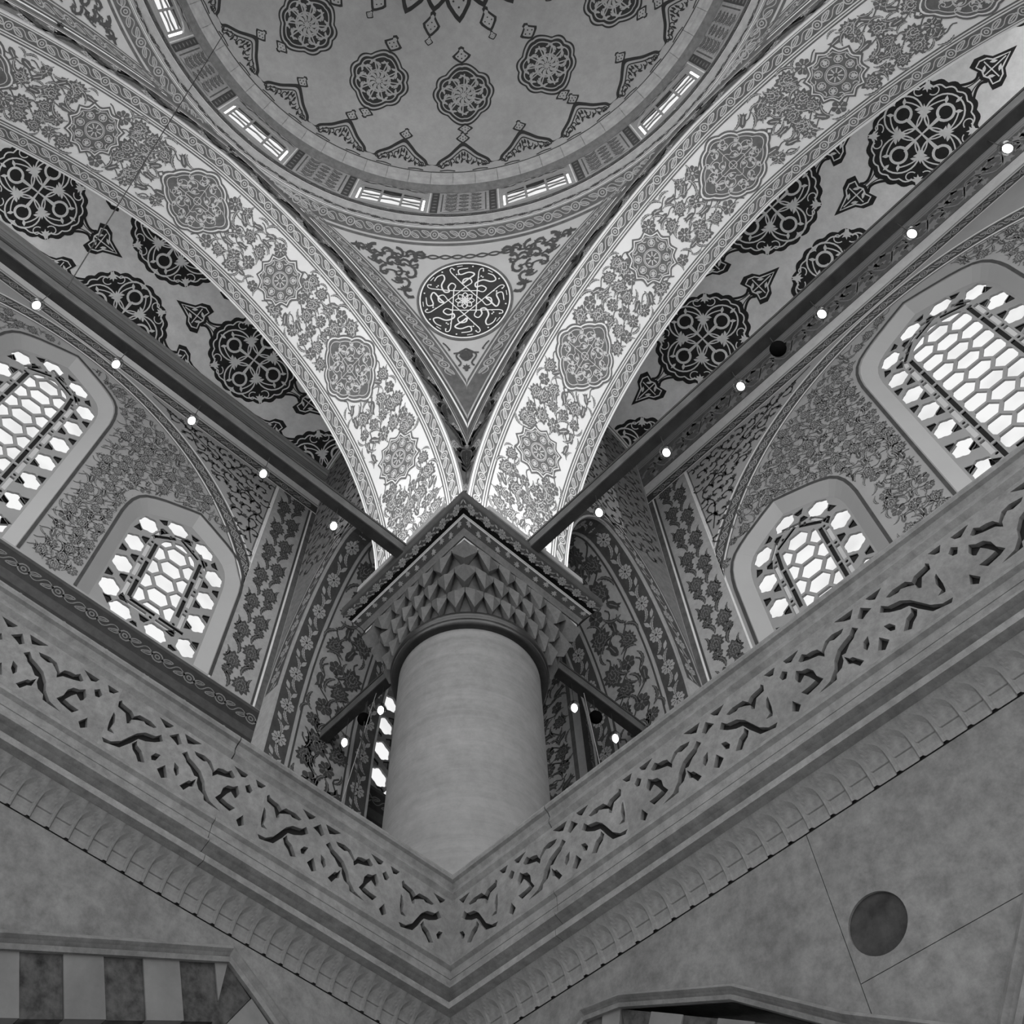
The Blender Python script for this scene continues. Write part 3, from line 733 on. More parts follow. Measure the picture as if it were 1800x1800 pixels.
m_ = MB(); m_.tube((-.672, -.5445, 1.022), (-.690, -.5445, .84), .0005, 'fixture', 6); tag(m_.build('thin_rod'), 'thin pale rod hanging right of the column', 'rod')
HOOKS = [((.1004, -.459, 1.585), (0, 1), 'on the left arch edge below a drum window'), ((-.1412, -.459, 1.493), (0, 1), 'on the left arch edge beside the pendentive'), ((.3764, -.459, 1.508), (0, 1), 'near the top left corner'),
         ((-.3925, .0491, 1.585), (1, 0), 'on the right arch edge below a drum window'), ((-.3925, -.2205, 1.5), (1, 0), 'on the right arch edge beside the pendentive')]
for p, n, lb in HOOKS:
    m_ = MB(); c = Vector(p) + Vector((n[0], n[1], 0)) * .003; t = Vector((n[1], n[0], 0))
    for d, e in ((t, .0065), (Vector((0, 0, 1)), .0065)): m_.tube(c - d * e, c + d * e, .0014, 'iron', 6)
    m_.tube(c, Vector(p) - Vector((n[0], n[1], 0)) * .004, .002, 'iron', 6)
    tag(m_.build('iron_hook'), 'small black iron hook ' + lb, 'hook', 'iron hooks round the pendentive')

# ------------------------------------------------------------------ balustrades with pierced panels
HOLES = {
'tri1a': [(-.3119, .4731), (-.3027, .473), (-.3051, .469), (-.3074, .4699)], 'tri1b': [(-.2957, .4728), (-.2855, .473), (-.292, .4688), (-.2946, .4703)],
'topsq1': [(-.3015, .4635), (-.299, .4662), (-.2966, .4636), (-.2985, .4601), (-.3004, .4607)],
'slotA': [(-.2874, .4653), (-.2844, .4681), (-.2822, .4655), (-.2783, .465), (-.2754, .4637), (-.2735, .4598), (-.2688, .4652), (-.2638, .4663), (-.2571, .4651), (-.259, .4634), (-.2639, .4626), (-.2667, .464), (-.2695, .462), (-.2724, .4593), (-.2731, .4562), (-.2755, .4596), (-.2784, .4606), (-.2821, .4618), (-.2865, .4638)],
'slotB': [(-.2934, .4552), (-.2913, .4597), (-.2887, .457), (-.285, .4558), (-.2826, .4521), (-.2821, .447), (-.2793, .4423), (-.2827, .4409), (-.2903, .4394), (-.2931, .4432), (-.2876, .4432), (-.2829, .4445), (-.2854, .4502), (-.2878, .4535), (-.2916, .4507), (-.2925, .4518)],
'longS': [(-.2846, .4354), (-.2759, .4371), (-.2708, .4427), (-.2688, .4482), (-.2644, .4537), (-.2592, .4562), (-.255, .4578), (-.2522, .4613), (-.2499, .4583), (-.2531, .4563), (-.2543, .4544), (-.2578, .4526), (-.2618, .4485), (-.2644, .4489), (-.265, .4446), (-.2674, .441), (-.2716, .4394), (-.2727, .436), (-.277, .4356)],
'br': [(-.2633, .4461), (-.2615, .4427), (-.2596, .4422), (-.2553, .4355), (-.2579, .4343), (-.2604, .4389), (-.2628, .4403)],
'lens': [(-.2516, .4431), (-.2502, .4468), (-.2472, .4485), (-.2486, .4432), (-.2507, .4406)], 'botsq': [(-.2455, .4355), (-.2421, .4426), (-.2385, .4371), (-.2425, .4332)],
'tri2a': [(-.2593, .4737), (-.2473, .4733), (-.2509, .4682), (-.2543, .4701)], 'tri2b': [(-.2379, .4738), (-.2281, .4737), (-.2338, .4694), (-.2362, .4715)],
'topsq2': [(-.2467, .4649), (-.243, .4703), (-.2383, .4651), (-.242, .464), (-.2447, .4624)], 'drop': [(-.2368, .4475), (-.2341, .4466), (-.2322, .4431), (-.2331, .4411), (-.235, .4421)],
'wave': [(-.2349, .4582), (-.2329, .4616), (-.2302, .4581), (-.2233, .4562), (-.2188, .452), (-.2154, .4464), (-.2117, .4402), (-.2062, .4357), (-.1985, .4353), (-.2022, .4333), (-.2066, .4345), (-.2117, .4359), (-.217, .4437), (-.2202, .4495), (-.2249, .4509), (-.2305, .4542)],
'leg': [(-.2292, .4361), (-.2249, .4421), (-.2212, .4439), (-.2203, .4468), (-.2185, .4433), (-.2202, .44), (-.2234, .4377), (-.2257, .4345)],
'slotC': [(-.2279, .465), (-.2234, .4663), (-.2158, .4658), (-.2128, .4624), (-.2098, .465), (-.2025, .4663), (-.2016, .4681), (-.1992, .4665), (-.2014, .4628), (-.2073, .4615), (-.2103, .4552), (-.2117, .4564), (-.2115, .4596), (-.2157, .4623), (-.2196, .464), (-.2214, .4629), (-.2264, .4637)],
'slotD': [(-.2054, .4426), (-.2021, .4443), (-.2028, .4506), (-.2014, .4552), (-.1996, .4565), (-.1985, .4545), (-.1988, .448), (-.2013, .4436), (-.2018, .4422)],
'botsq2': [(-.302, .4358), (-.3, .4416), (-.2968, .436), (-.299, .433)]}
PER = .1125; PU0 = -.3115
tile = []
for nme, q in HOLES.items(): tile.append([((x - PU0), y) for x, y in q])
def grow(q, d):
    P = np.array(q); a = .5 * sum(P[i - 1][0] * P[i][1] - P[i][0] * P[i - 1][1] for i in range(len(P))); sg = 1 if a > 0 else -1; out = []
    for i in range(len(P)):
        t1 = P[i] - P[i - 1]; t2 = P[(i + 1) % len(P)] - P[i]; n1 = np.array([t1[1], -t1[0]]) / np.linalg.norm(t1); n2 = np.array([t2[1], -t2[0]]) / np.linalg.norm(t2)
        m = n1 + n2; l = np.linalg.norm(m); m = m / l if l > .3 else n1; out.append(tuple(P[i] + sg * m * d))
    return out
tile = [grow(q, .00048) for q in tile]
for q in tile:                                        # keep the openings inside one slab
    for i, (x, y) in enumerate(q): q[i] = (min(max(x, .0012), PER - .0012), min(max(y, .4305), .4742))
COP = [(.507, .4955), (.4685, .4955), (.4655, .4935), (.4645, .491), (.4652, .4892), (.4675, .4882), (.4690, .4850), (.4675, .4800), (.4700, .4768), (.507, .4768)]
BAS = [(.500, .4285), (.4690, .4285), (.4672, .4262), (.4672, .4245), (.4695, .4228), (.4695, .4170), (.4701, .4167), (.4695, .4164), (.4695, .4108), (.4668, .4100), (.4668, .4085), (.4705, .4070), (.4745, .4045), (.4740, .4020), (.4690, .3990), (.4662, .3982), (.4662, .3940), (.485, .3930)]
def extrude(M, prof, u0, u1, m, mitre):
    mb_ = MB(); n = len(prof)
    mb_.add([M(-o_ if mitre else u0, o_, z) for o_, z in prof] + [M(u1, o_, z) for o_, z in prof], [(i, (i + 1) % n, n + (i + 1) % n, n + i) for i in range(n)] + [tuple(range(n)), tuple(range(n, 2 * n))], m)
    return mb_
bal = {}
for sd, M in SIDES.items():
    root = tag(empty('balustrade'), {'left': 'carved stone gallery balustrade running up to the left edge', 'right': 'carved stone gallery balustrade running up to the right edge'}[sd], 'balustrade', 'pierced stone balustrades')
    bal[sd] = root
    cuts = {'left': [-.47, -.282, .16, .62], 'right': [-.47, -.373, .05, .52]}[sd]
    for a, b in zip(cuts[:-1], cuts[1:]):
        extrude(M, COP, a + .0004, b - .0004, 'stone_rail', a == -.47).build('coping_stone', root)
    for a, b in zip(cuts[:-1], cuts[1:]):
        extrude(M, BAS, a + .0002, b - .0002, 'stone_rail', a == -.47).build('base_moulding', root)
    # panels: half slab at the corner, then whole slabs
    mb = MB(); slab(mb, lambda x, y, d: tuple(c * 1 for c in M(x, .470 + d, y)), [(0, .4285), (PER, .4285), (PER, .4768), (0, .4768)], tile, 0, .0028, 'stone_rail')
    me = meshdata('pierced_panel', [tuple(c * SC for c in p) for p in mb.v], mb.f, mb.mats, mb.m)
    du = Vector(M(1, 0, 0)) - Vector(M(0, 0, 0))
    for k in range(-1, 8):
        u = PU0 + k * PER
        if k == -1:
            mb2 = MB(); w_ = PU0 + .470
            t2 = [[(x - PER, y) for x, y in q] for q in tile] + [[(x - 2 * PER, y) for x, y in q] for q in tile]
            t2 = [q for q in t2 if min(x for x, y in q) > -w_ + .0035]
            slab(mb2, lambda x, y, d: M(PU0 + x if x > -w_ + 1e-6 else -(.470 + d), .470 + d, y), [(-w_, .4285), (0, .4285), (0, .4768), (-w_, .4768)], t2, 0, .0028, 'stone_rail')
            mb2.build('pierced_panel', root); continue
        o = link('pierced_panel', me, root, Matrix.Translation((du.x * u * SC, du.y * u * SC, EYE)))
    # cornice of small niches under the balustrade
    NW = {'left': .0120, 'right': .0132}[sd]
    def nfn(x, v):
        """x -1..1 across, v 0 top .. 1 bottom"""
        top = .08 + .34 * abs(x) ** 1.8; rec = 0.0
        if abs(x) < .86 and v > top: rec = .0013 * min(1, (v - top) / .12) * min(1, (.86 - abs(x)) / .10)
        if abs(v - .60) < .015 and abs(x) < .86: rec += .0006
        oo = .4720 + .0100 * math.sin(min(1, v * 1.05) * PI / 2) + rec; return M(x * NW / 2, oo, .3935 - .0190 * v)
    mb = MB(); mb.grid(nfn, [-1, -.93, -.86, -.80, -.72, -.5, -.25, 0, .25, .5, .72, .80, .86, .93, 1], [0, .06, .12, .18, .25, .32, .40, .5, .58, .595, .605, .62, .8, 1], 'stone_rail')
    nme = meshdata('niche', [tuple(c * SC for c in p) for p in mb.v], mb.f, mb.mats, mb.m)
    for k in range(64):
        u = -.4735 + (k + .5) * NW
        if u > .25: break
        link('niche', nme, root, Matrix.Translation((du.x * u * SC, du.y * u * SC, EYE)))
    mb = MB(); mb.box(lambda x, y, z: M(x, y, z), (-.52 if sd == 'left' else -.4860, .4862, .3762), (.9, .52, .3925), 'stone_wall'); mb.build('cornice_core', root)
    mb = MB(); mb.box(lambda x, y, z: M(x, y, z), (-.4735 if sd == 'left' else -.4735, .4730, .4288), (.75, .4765, .4765), 'hole_shade'); mb.build('hole_shade_board', root)  # added black board, makes the pierced openings read as deep shade

# gallery floor and hall floor
mb = MB(); mb.box(lambda x, y, z: (x, y, z), (CX - .96, CY - .96, .400), (CX + 1.0, CY - .486, .4275), 'stone_wall'); mb.box(lambda x, y, z: (x, y, z), (CX - .96, CY - .486, .400), (CX - .486, CY + 1.0, .4275), 'stone_wall')
tag(mb.build('floor_gallery'), 'stone floor of the gallery behind the balustrade', 'floor', kind='structure')
mb = MB(); mb.box(lambda x, y, z: (x, y, z), (-2.2, -2.2, -.21), (2.4, 2.4, -.2), 'floor_carpet'); tag(mb.build('floor'), 'carpeted floor of the prayer hall', 'floor', kind='structure')

# ------------------------------------------------------------------ lower walls under the gallery
LW_O = .4835; ZL = .3738
def moulding(M, path, parent, w=.0095, proud=.004):
    """raised pointed-arch moulding following a path of (u, z)"""
    P = np.array(path); n = len(P); mb_ = MB(); prof = [(0, 0), (.0, proud * .6), (.25, proud), (.42, proud * .55), (.6, proud * .25), (.75, proud * .9), (1, proud * .7), (1, 0)]
    nrm = []
    for i in range(n):
        a = P[max(i - 1, 0)]; b = P[i]; c = P[min(i + 1, n - 1)]
        t1 = (b - a) if i > 0 else (c - b); t2 = (c - b) if i < n - 1 else (b - a); t1 = t1 / np.linalg.norm(t1); t2 = t2 / np.linalg.norm(t2)
        n1 = np.array([-t1[1], t1[0]]); n2 = np.array([-t2[1], t2[0]]); m = n1 + n2; m = m / np.linalg.norm(m); nrm.append(m / max(.4, float(m @ n1)))
    mb_.grid(lambda i, k: M(P[int(i)][0] + nrm[int(i)][0] * w * prof[int(k)][0], LW_O - prof[int(k)][1], P[int(i)][1] + nrm[int(i)][1] * w * prof[int(k)][0]), range(n), range(len(prof)), 'stone_wall')
    mb_.build('arch_moulding', parent)
    return P + np.array(nrm) * w
def stone(M, pts, parent, md, f0):
    n = len(pts); mb_ = MB()
    mb_.add([M(x, LW_O - f0, z) for x, z in pts] + [M(x, LW_O + .03, z) for x, z in pts], [tuple(range(n))] + [(i, (i + 1) % n, n + (i + 1) % n, n + i) for i in range(n)], md)
    mb_.build('voussoir', parent)
def clip_u(pts, u0, sg):
    out = []
    for i in range(len(pts)):
        a, b = pts[i - 1], pts[i]; da, db = (a[0] - u0) * sg, (b[0] - u0) * sg
        if (da < 0) != (db < 0): out.append(a + (b - a) * (da / (da - db)))
        if db >= 0: out.append(b)
    return out
def voussoirs(M, A, B, parent, depth, seg, first, light_first=True):
    """alternating wedge stones under a straight run of moulding, from the apex A to B"""
    A = np.array(A); B = np.array(B); d = (B - A); L = np.linalg.norm(d); t = d / L; nn = np.array([t[1], -t[0]])
    if nn[1] > 0: nn = -nn
    x = 0.0; i = 0
    while x < L:
        y = min(L, first if i == 0 else x + seg); p = A + t * (x + .0002); q = A + t * (y - .0002)
        l0 = .18 * (x / L - .25); l1 = .18 * (y / L - .25)
        pts = [p, q, q + nn * depth - t * l1 * depth, p + nn * depth - t * l0 * depth]
        lt = (i % 2 == 0) == light_first
        pts = clip_u(pts, A[0], 1 if t[0] > 0 else -1)
        if len(pts) < 3: x = y; i += 1; continue
        stone(M, pts, parent, 'stone_voussoir_light' if lt else 'stone_voussoir_dark', .0012 if lt else .0004); x = y; i += 1
    return nn
lower = {}
for sd, M in SIDES.items():
    root = tag(empty('wall_lower_' + sd), {'left': 'grey stone wall with a striped pointed arch at the bottom left', 'right': 'grey stone wall with a dark porphyry disc at the bottom right'}[sd], 'wall', kind='structure')
    lower[sd] = root
    if sd == 'left':
        out = [(.12, .165), (-.12, .272), (-.2, .3125), (-.2560, .3385), (-.3205, .3682), (-.347, .354), (-.395, .327), (-.482, .272)]
        inn = moulding(M, out, root)
        k = list(range(len(out)))
        blocks = [[(-.4835, ZL), (.9, ZL), (.9, .10), (.12, .165)] + [out[i] for i in range(1, len(out))] + [(-.4835, .271)]]
        for q in blocks:
            mb = MB(); slab(mb, lambda x, y, d: M(x, LW_O + d, y), q, [], 0, .05, 'stone_wall'); mb.build('stone_block', root)
        dp = .0305; ap = np.array(inn[4])
        n1 = voussoirs(M, ap, inn[0], root, dp, .0222, .0085, True); n2 = voussoirs(M, ap, inn[7], root, dp, .0222, .0222, False)
    else:
        out = [(-.165, .2480), (-.2233, .2830), (-.274, .3215), (-.3434, .3510), (-.372, .3560), (-.41, .336), (-.482, .291)]
        inn = moulding(M, out, root, .0075)
        out2 = [(.10, .36), (-.06, .345), (-.118, .305), (-.142, .278), (-.167, .2522), (-.172, .236)]
        out2 = [(.02, .362), (-.07, .343), (-.128, .297), (-.144, .277), (-.166, .2505), (-.171, .236)]
        moulding(M, out2, root)
        disc = [(-.196 + .0147 * math.cos(2 * PI * i / 40), .3126 + .0147 * math.sin(2 * PI * i / 40)) for i in range(40)]
        g = .0002
        B1 = [(-.4835, ZL), (-.2135 - g, ZL), (-.2135 - g, .2735 + .0)] + out[1:] + [(-.4835, .287)]
        B1[2] = (-.2135 - g, .2775)
        B2 = [(-.2135 + g, ZL), (.9, ZL), (.9, .30), (.02, .362), (-.07, .343), (-.1325, .2917 + g), (-.2135 + g, .2917 + g)]
        B3 = [(-.2135 + g, .2917 - g), (-.1335, .2917 - g), (-.144, .277), (-.166, .2505), (-.171, .236), (-.1665, .2455), (-.2135 + g, .2765)]
        slabs = [(B1, []), (B2, [disc]), (B3[:5] + [(-.176, .2510), (-.2135 + g, .2765)], [])]
        for q, h in slabs:
            mb = MB(); slab(mb, lambda x, y, d: M(x, LW_O + d, y), q, h, 0, .05, 'stone_wall'); mb.build('stone_block', root)
        mb = MB(); n = len(disc); mb.add([M(x, LW_O + .0012, z) for x, z in disc], [tuple(range(n))], 'porphyry'); tag(mb.build('roundel', root), 'dark polished stone disc')
        dp = .0305; ap = np.array(inn[4])
        n1 = voussoirs(M, ap, inn[3], root, dp, .0222, .012, False); voussoirs(M, inn[3], inn[1], root, dp, .0222, .0222, False); n2 = voussoirs(M, ap, inn[6], root, dp, .0222, .0222, True)
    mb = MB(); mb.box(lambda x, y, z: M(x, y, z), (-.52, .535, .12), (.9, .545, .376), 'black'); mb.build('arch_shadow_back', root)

# ================================================================== painted decoration
# ------------------------------------------------------------------ bright arch soffits
def medal_star(P, h=3):
    def star(R, d, n=12, m=5):
        out = []
        for i in range(n * m):
            a = 2 * PI * i / (n * m); q = abs(((i % m) / m) * 2 - 1); out.append((R * (1 - d + d * q ** 1.5) * math.cos(a), R * (1 - d + d * q ** 1.5) * math.sin(a)))
        return out
    P.fan((0, 0), star(.043, .16), 'paint_mid', h); P.fan((0, 0), star(.0395, .16), 'plaster_white', h + 1); P.fan((0, 0), star(.037, .15), 'paint_mid', h + 2)
    P.stroke(star(.033, .10), .0012, 'paint_light', h + 3, True)
    P.stroke(circ(.012, 20), .0014, 'paint_light', h + 3, True); P.stroke(circ(.014, 20), .0008, 'paint_light', h + 3, True)
    for k in range(8):
        a = PI / 4 * k; P.stroke([(.003 * math.cos(a), .003 * math.sin(a)), (.010 * math.cos(a), .010 * math.sin(a))], .0018, 'paint_light', h + 3)
        t = T(.0225 * math.cos(a), .0225 * math.sin(a), a, .013)
        P.stroke(t.all(circ(.42, 10)), .0011, 'paint_light', h + 3, True); trefoil(P, T(t.x, t.y, a, .0095), 'paint_light', h + 3)
        curl(P, T(.031 * math.cos(a + .39), .031 * math.sin(a + .39), a, .011), 'paint_light', h + 3, .11, False)
def lobed(rx, ry, n, d, tip=.0, ph=0):
    out = []
    for i in range(96):
        a = 2 * PI * i / 96; r = 1 - d + d * abs(math.cos(n * a / 2 + ph)) + tip * abs(math.sin(a)) ** 24
        out.append((rx * r * math.cos(a), ry * r * math.sin(a)))
    return out
def medal_ogee(P, h=3):
    def og(R):
        out = []
        for i in range(72):
            a = 2 * PI * i / 72; r = R * (.80 + .055 * abs(math.cos(6 * a)) + .22 * abs(math.cos(a)) ** 14 + .10 * abs(math.sin(a)) ** 10)
            out.append((r * 1.06 * math.cos(a), r * .98 * math.sin(a)))
        return out
    P.fan((0, 0), og(.058), 'paint_mid', h); P.fan((0, 0), og(.0545), 'plaster_white', h + 1); P.fan((0, 0), og(.052), 'paint_mid', h + 2)
    P.stroke(og(.047), .0013, 'paint_light', h + 3, True)
    for sx in (1, -1):
        for sy in (1, -1):
            P.stroke([(sx * x, sy * y) for x, y in spiral(.017, .016, .013, .004, PI * 1.1, PI * 1.1 + 6.5, 22)], .0012, 'paint_light', h + 3)
            P.stroke([(sx * x, sy * y) for x, y in spiral(.030, .008, .009, .003, 0, 6, 16)], .0011, 'paint_light', h + 3)
            P.stroke([(sx * x, sy * y) for x, y in spiral(.010, .030, .009, .003, 1, 7, 16)], .0011, 'paint_light', h + 3)
            for x, y, a in ((.012, .009, .8), (.026, .024, .6), (.036, .004, 0), (.005, .036, 1.5), (.022, .012, 2.2)): trefoil(P, T(sx * x, sy * y, a, .0075), 'paint_light', h + 3)
    for k in range(12):
        a = 2 * PI * k / 12 + .26; P.stroke(spiral(.0385 * math.cos(a), .0365 * math.sin(a), .0055, .0018, a, a + 5, 10), .0011, 'paint_light', h + 3); leaflet(P, T(.030 * math.cos(a), .028 * math.sin(a), a + .8, .009), 'paint_light', h + 3)
    for r in (.020, .033): P.stroke([(x * 1.05, y) for x, y in lobed(r, r, 8, .2)], .0010, 'paint_light', h + 3, True)
    P.stroke(circ(.006, 10), .0012, 'paint_light', h + 3, True)
    P.stroke([(-.036, 0), (.036, 0)], .0010, 'paint_light', h + 3); P.stroke([(0, -.034), (0, .034)], .0010, 'paint_light', h + 3)
    for sx in (1, -1):
        P.fan((sx * .066, 0), [(sx * .066 + a, b) for a, b in ((-.006, 0), (0, .006), (.006, 0), (0, -.006))], 'paint_mid', h); P.fan((sx * .066, 0), [(sx * .066 + a, b) for a, b in ((-.003, 0), (0, .003), (.003, 0), (0, -.003))], 'plaster_white', h + 1)
SM = [math.radians(a) * R0 for a in (25.3, 45.6, 65.9)]; SM = SM + [SL] + [2 * SL - s for s in SM[::-1]]
S1 = 1.40; TW = GF - HF
for sd, M in SIDES.items():
    f = soffit(M); root = arches[sd]
    for side_, lab in ((0, 'hall'), (1, 'gallery')):
        P = Paint(); Y = lambda t: t if side_ == 0 else TW - t; ns = 110
        def band(a, b, m, h): P.strip([(S1 * i / ns, Y(a)) for i in range(ns + 1)], [(S1 * i / ns, Y(b)) for i in range(ns + 1)], m, h)
        band(.0032, .0042, 'paint_mid', 1); band(.0058, .0225, 'paint_mid', 1); band(.0245, .0262, 'paint_mid', 1); band(.0282, .0305, 'paint_mid', 1)
        flower_border(P, 0, S1, Y(.0142), .0165, .048, 'paint_light', 2)
        P.build('border_band', f, root)
    P = Paint()
    def skip(x, y): return any((x - s) ** 2 + ((y - TW / 2) * 1.05) ** 2 < (.046 + .011 * (i % 2)) ** 2 for i, s in enumerate(SM))
    floral_field(P, .010, S1, .033, TW - .033, .0250, .0270, 'paint_mid', 'paint_light', 7, skip, 2, True, 1.0)
    P.build('floral_field', f, root)['kind'] = 'stuff'
    for i, s in enumerate(SM[:6]):
        P = Paint(); (medal_ogee if i % 2 else medal_star)(P)
        P.build('medallion', lambda x, y, h, s=s: f(s + x, TW / 2 + y, h), root)
    # dark leaf band on the hall face of the arch
    P = Paint(); P.strip([(S1 * i / 110, .0008) for i in range(111)], [(S1 * i / 110, .003) for i in range(111)], 'plaster_pale', 1)
    P.strip([(S1 * i / 110, .040) for i in range(111)], [(S1 * i / 110, .042) for i in range(111)], 'paint_light', 1)
    P.strip([(S1 * i / 110, .046) for i in range(111)], [(S1 * i / 110, .0475) for i in range(111)], 'paint_soft', 1)
    n = 30
    for i in range(n):
        x = S1 * (i + .5) / n; k = 1 if i % 2 else -1
        saz(P, T(x, .0215 + k * .005, .35 * k, .052), 'paint_ink', 'paint_deep', 1.8 * k, 2, .24)
        palmette(P, T(x + .018, .0215 - k * .009, 0, .024), 'paint_soft', 'paint_ink', 2)
        leaflet(P, T(x - .012, .0215 - k * .011, .6 * k, .026), 'paint_mid', 2); leaflet(P, T(x + .008, .034, .3, .020), 'paint_ink', 2)
    P.build('leaf_band', archivolt(M), root)

# ------------------------------------------------------------------ pendentive painting
rho = lambda z: np.hypot(ue(z), HF)
def pend_edge(sg):
    def f(s, e, h):
        a = s / R0; z = np.clip(Z0 + (R0 + D_) * np.sin(a), ZP0, ZP1); b = np.maximum(bmax(z) - e / rho(z), 0)
        return pend(sg * b, z, h)
    return f
def pend_top(x, y, h): return pend(x / HF, ZP1 - y, h)
SP0 = math.asin((ZP0 - Z0) / (R0 + D_)) * R0 + .002; SP1 = SL - .004
zz = np.linspace(ZP0, ZP1, 200); mz = np.r_[0, np.cumsum(np.hypot(np.diff(zz), np.diff([rho(z) for z in zz])))]
ZRC = 1.500; SRC = np.interp(ZRC, zz, mz)
def pend_loc(x, y, h):
    z = np.interp(SRC + y, mz, zz); return pend(x / rho(z), z, h)
pend_paints = []
for sg in (1, -1):
    P = Paint(); ns = 70
    def band(a, b, m, h, s0=SP0): P.strip([(s0 + (SP1 - s0) * i / ns, a) for i in range(ns + 1)], [(s0 + (SP1 - s0) * i / ns, b) for i in range(ns + 1)], m, h)
    band(0, .0026, 'paint_light', 1); band(.0026, .0062, 'paint_dark', 1); band(.0062, .0088, 'paint_soft', 1); band(.0088, .0315, 'paint_deep', 1); band(.034, .0375, 'paint_deep', 1)
    flower_border(P, SP0 + .10, SP1, .020, .0195, .044, 'paint_soft', 2)
    pend_paints.append(('edge_band', P, pend_edge(sg)))
P = Paint(); xa = HF * PI / 4 * .995
for a, b, m in ((.0, .004, 'paint_light'), (.0045, .024, 'paint_deep'), (.0268, .0305, 'paint_deep')):
    P.rect(-xa, xa, a, b, m, 1.2, 72, max(2, int((b - a) / .002)))
flower_border(P, -xa, xa, .0142, .018, .044, 'paint_soft', 3)
pend_paints.append(('top_band', P, pend_top))
# calligraphy roundel: a black disc with eight radiating words round a star
P = Paint(); RR = .0735
P.fan((0, 0), circ(RR, 64), 'paint_ink', 5, .012); P.stroke(circ(RR * .985, 64), .0042, 'paint_deep', 6, True); P.stroke(circ(RR * .945, 64), .0022, 'paint_light', 7, True); P.stroke(circ(RR * .90, 64), .0012, 'paint_ink', 7, True)
for k in range(8):
    t = T(0, 0, PI / 4 * k + .06, RR); lw = .0019
    P.stroke(t.all([(-.30, .245), (.0, .245), (.35, .25), (.72, .27)]), lw * .85, 'paint_light', 8)
    P.stroke(t.all(smooth([(.72, .27), (.79, .30), (.80, .36), (.75, .37)], 3)), lw * .8, 'paint_light', 8)
    lp = smooth([(.36, .02), (.42, .12), (.52, .10), (.50, -.02), (.40, -.08), (.46, -.16), (.62, -.10), (.70, .06), (.80, .10), (.84, -.02), (.80, -.14)], 4) if k % 2 else smooth([(.38, .04), (.46, .13), (.56, .08), (.54, -.04), (.44, -.06), (.52, .02), (.66, .18), (.72, .06), (.66, -.12), (.78, -.16), (.82, .04)], 4)
    P.stroke(t.all(lp), lambda q: lw * (.75 + .55 * math.sin(PI * q)), 'paint_light', 8)
    for x, y in ((.60, -.22), (.66, -.20), (.86, .14), (.58, .36), (.78, -.26)): P.fan(t((x, y)), T(*t((x, y)), .6, .0016).all([(-1, 0), (0, 1), (1, 0), (0, -1)]), 'paint_light', 8)
    P.stroke(t.all([(.86, -.2), (.88, -.08)]), lw * .6, 'paint_light', 8)
    P.stroke(t.all(smooth([(.0, .0), (.11, .06), (.20, 0), (.11, -.06)], 3, True)), .0016, 'paint_light', 9, True)
P.stroke(circ(.0042, 12), .0016, 'paint_light', 9, True)
pend_paints.append(('calligraphy_roundel', P, pend_loc))
# arabesques in the three corners
P = Paint()
def halfw(y):
    z = np.interp(SRC + y, mz, zz); return bmax(z) * rho(z) - .043
YT = float(np.interp(ZP1 - .034, zz, mz) - SRC)
def fill(P, step, ok, size, m, h, seed, w=.17):
    rnd = random.Random(seed); n = 0
    for j in range(-20, 20):
        for i in range(0, 30):
            x = (i + (.5 if j % 2 else 0)) * step; y = j * step * .88
            if not ok(x, y): continue
            n += 1; a = rnd.random() * 6.28; fl = rnd.choice((1, -1)); k = size * (.85 + .35 * rnd.random()); c = rnd.random(); tr = rnd.random() * 6.28
            for sg in (1, -1):
                aa = a if sg > 0 else PI - a
                curl(P, T(sg * x, y, aa, k, fl * sg), m, h, w)
                if c < .6: trefoil(P, T(sg * (x + step * .45), y + step * .2, tr if sg > 0 else PI - tr, size * .62), m, h + 1)
                P.stroke(smooth([(sg * x, y), (sg * (x + step * .5), y + step * .15 * fl), (sg * (x + step), y + step * .1)], 4), size * .09, m, h)
ok = lambda x, y: (math.hypot(x, y) > RR + .011 and x < halfw(y) - .006 and y < YT - .009 and ((x > .062 and y > -.03) or y < -.088) and not (y < -.145))
fill(P, .0190, ok, .0230, 'paint_dark', 5, 3)
for sg in (1, -1):
    trefoil(P, T(sg * (halfw(YT - .016) - .004), YT - .016, 0 if sg > 0 else PI, .020), 'paint_dark', 5)
    for ph in (0, PI):
        P.stroke(smooth([(sg * (.024 + .066 * q ** .9), -.092 + .076 * q + .0042 * math.sin(15 * q + ph)) for q in np.linspace(0, 1, 14)], 4), .0020, 'paint_dark', 5)
        P.stroke(smooth([(sg * .080 * q, RR + .0095 + .0032 * math.sin(13 * q + ph)) for q in np.linspace(0, 1, 12)], 4), .0020, 'paint_dark', 5)
    P.stroke(smooth([(0, -.090), (sg * .015, -.102), (sg * .008, -.118), (sg * .018, -.130), (0, -.150)], 5), .0024, 'paint_dark', 6)
trefoil(P, T(0, -.104, -PI / 2, .018), 'paint_dark', 6); trefoil(P, T(0, -.126, -PI / 2, .014), 'paint_dark', 6); trefoil(P, T(0, -.158, -PI / 2, .018), 'paint_dark', 6)
P.drop(lambda x, y: (np.hypot(x, y) > RR + .004) & (np.abs(x) < halfw(y) + .002))
pend_paints.append(('arabesque', P, pend_loc))
for nme, P, f in pend_paints:
    o = P.build(nme, f, pends[0])
    if nme in ('edge_band', 'top_band', 'arabesque'):
        for other in pends[1:]:
            c = o.copy(); col.objects.link(c); c.parent = other; c.matrix_local = Matrix()
pends[0].children[-2]['label'] = 'black round calligraphy panel with pale radiating script'

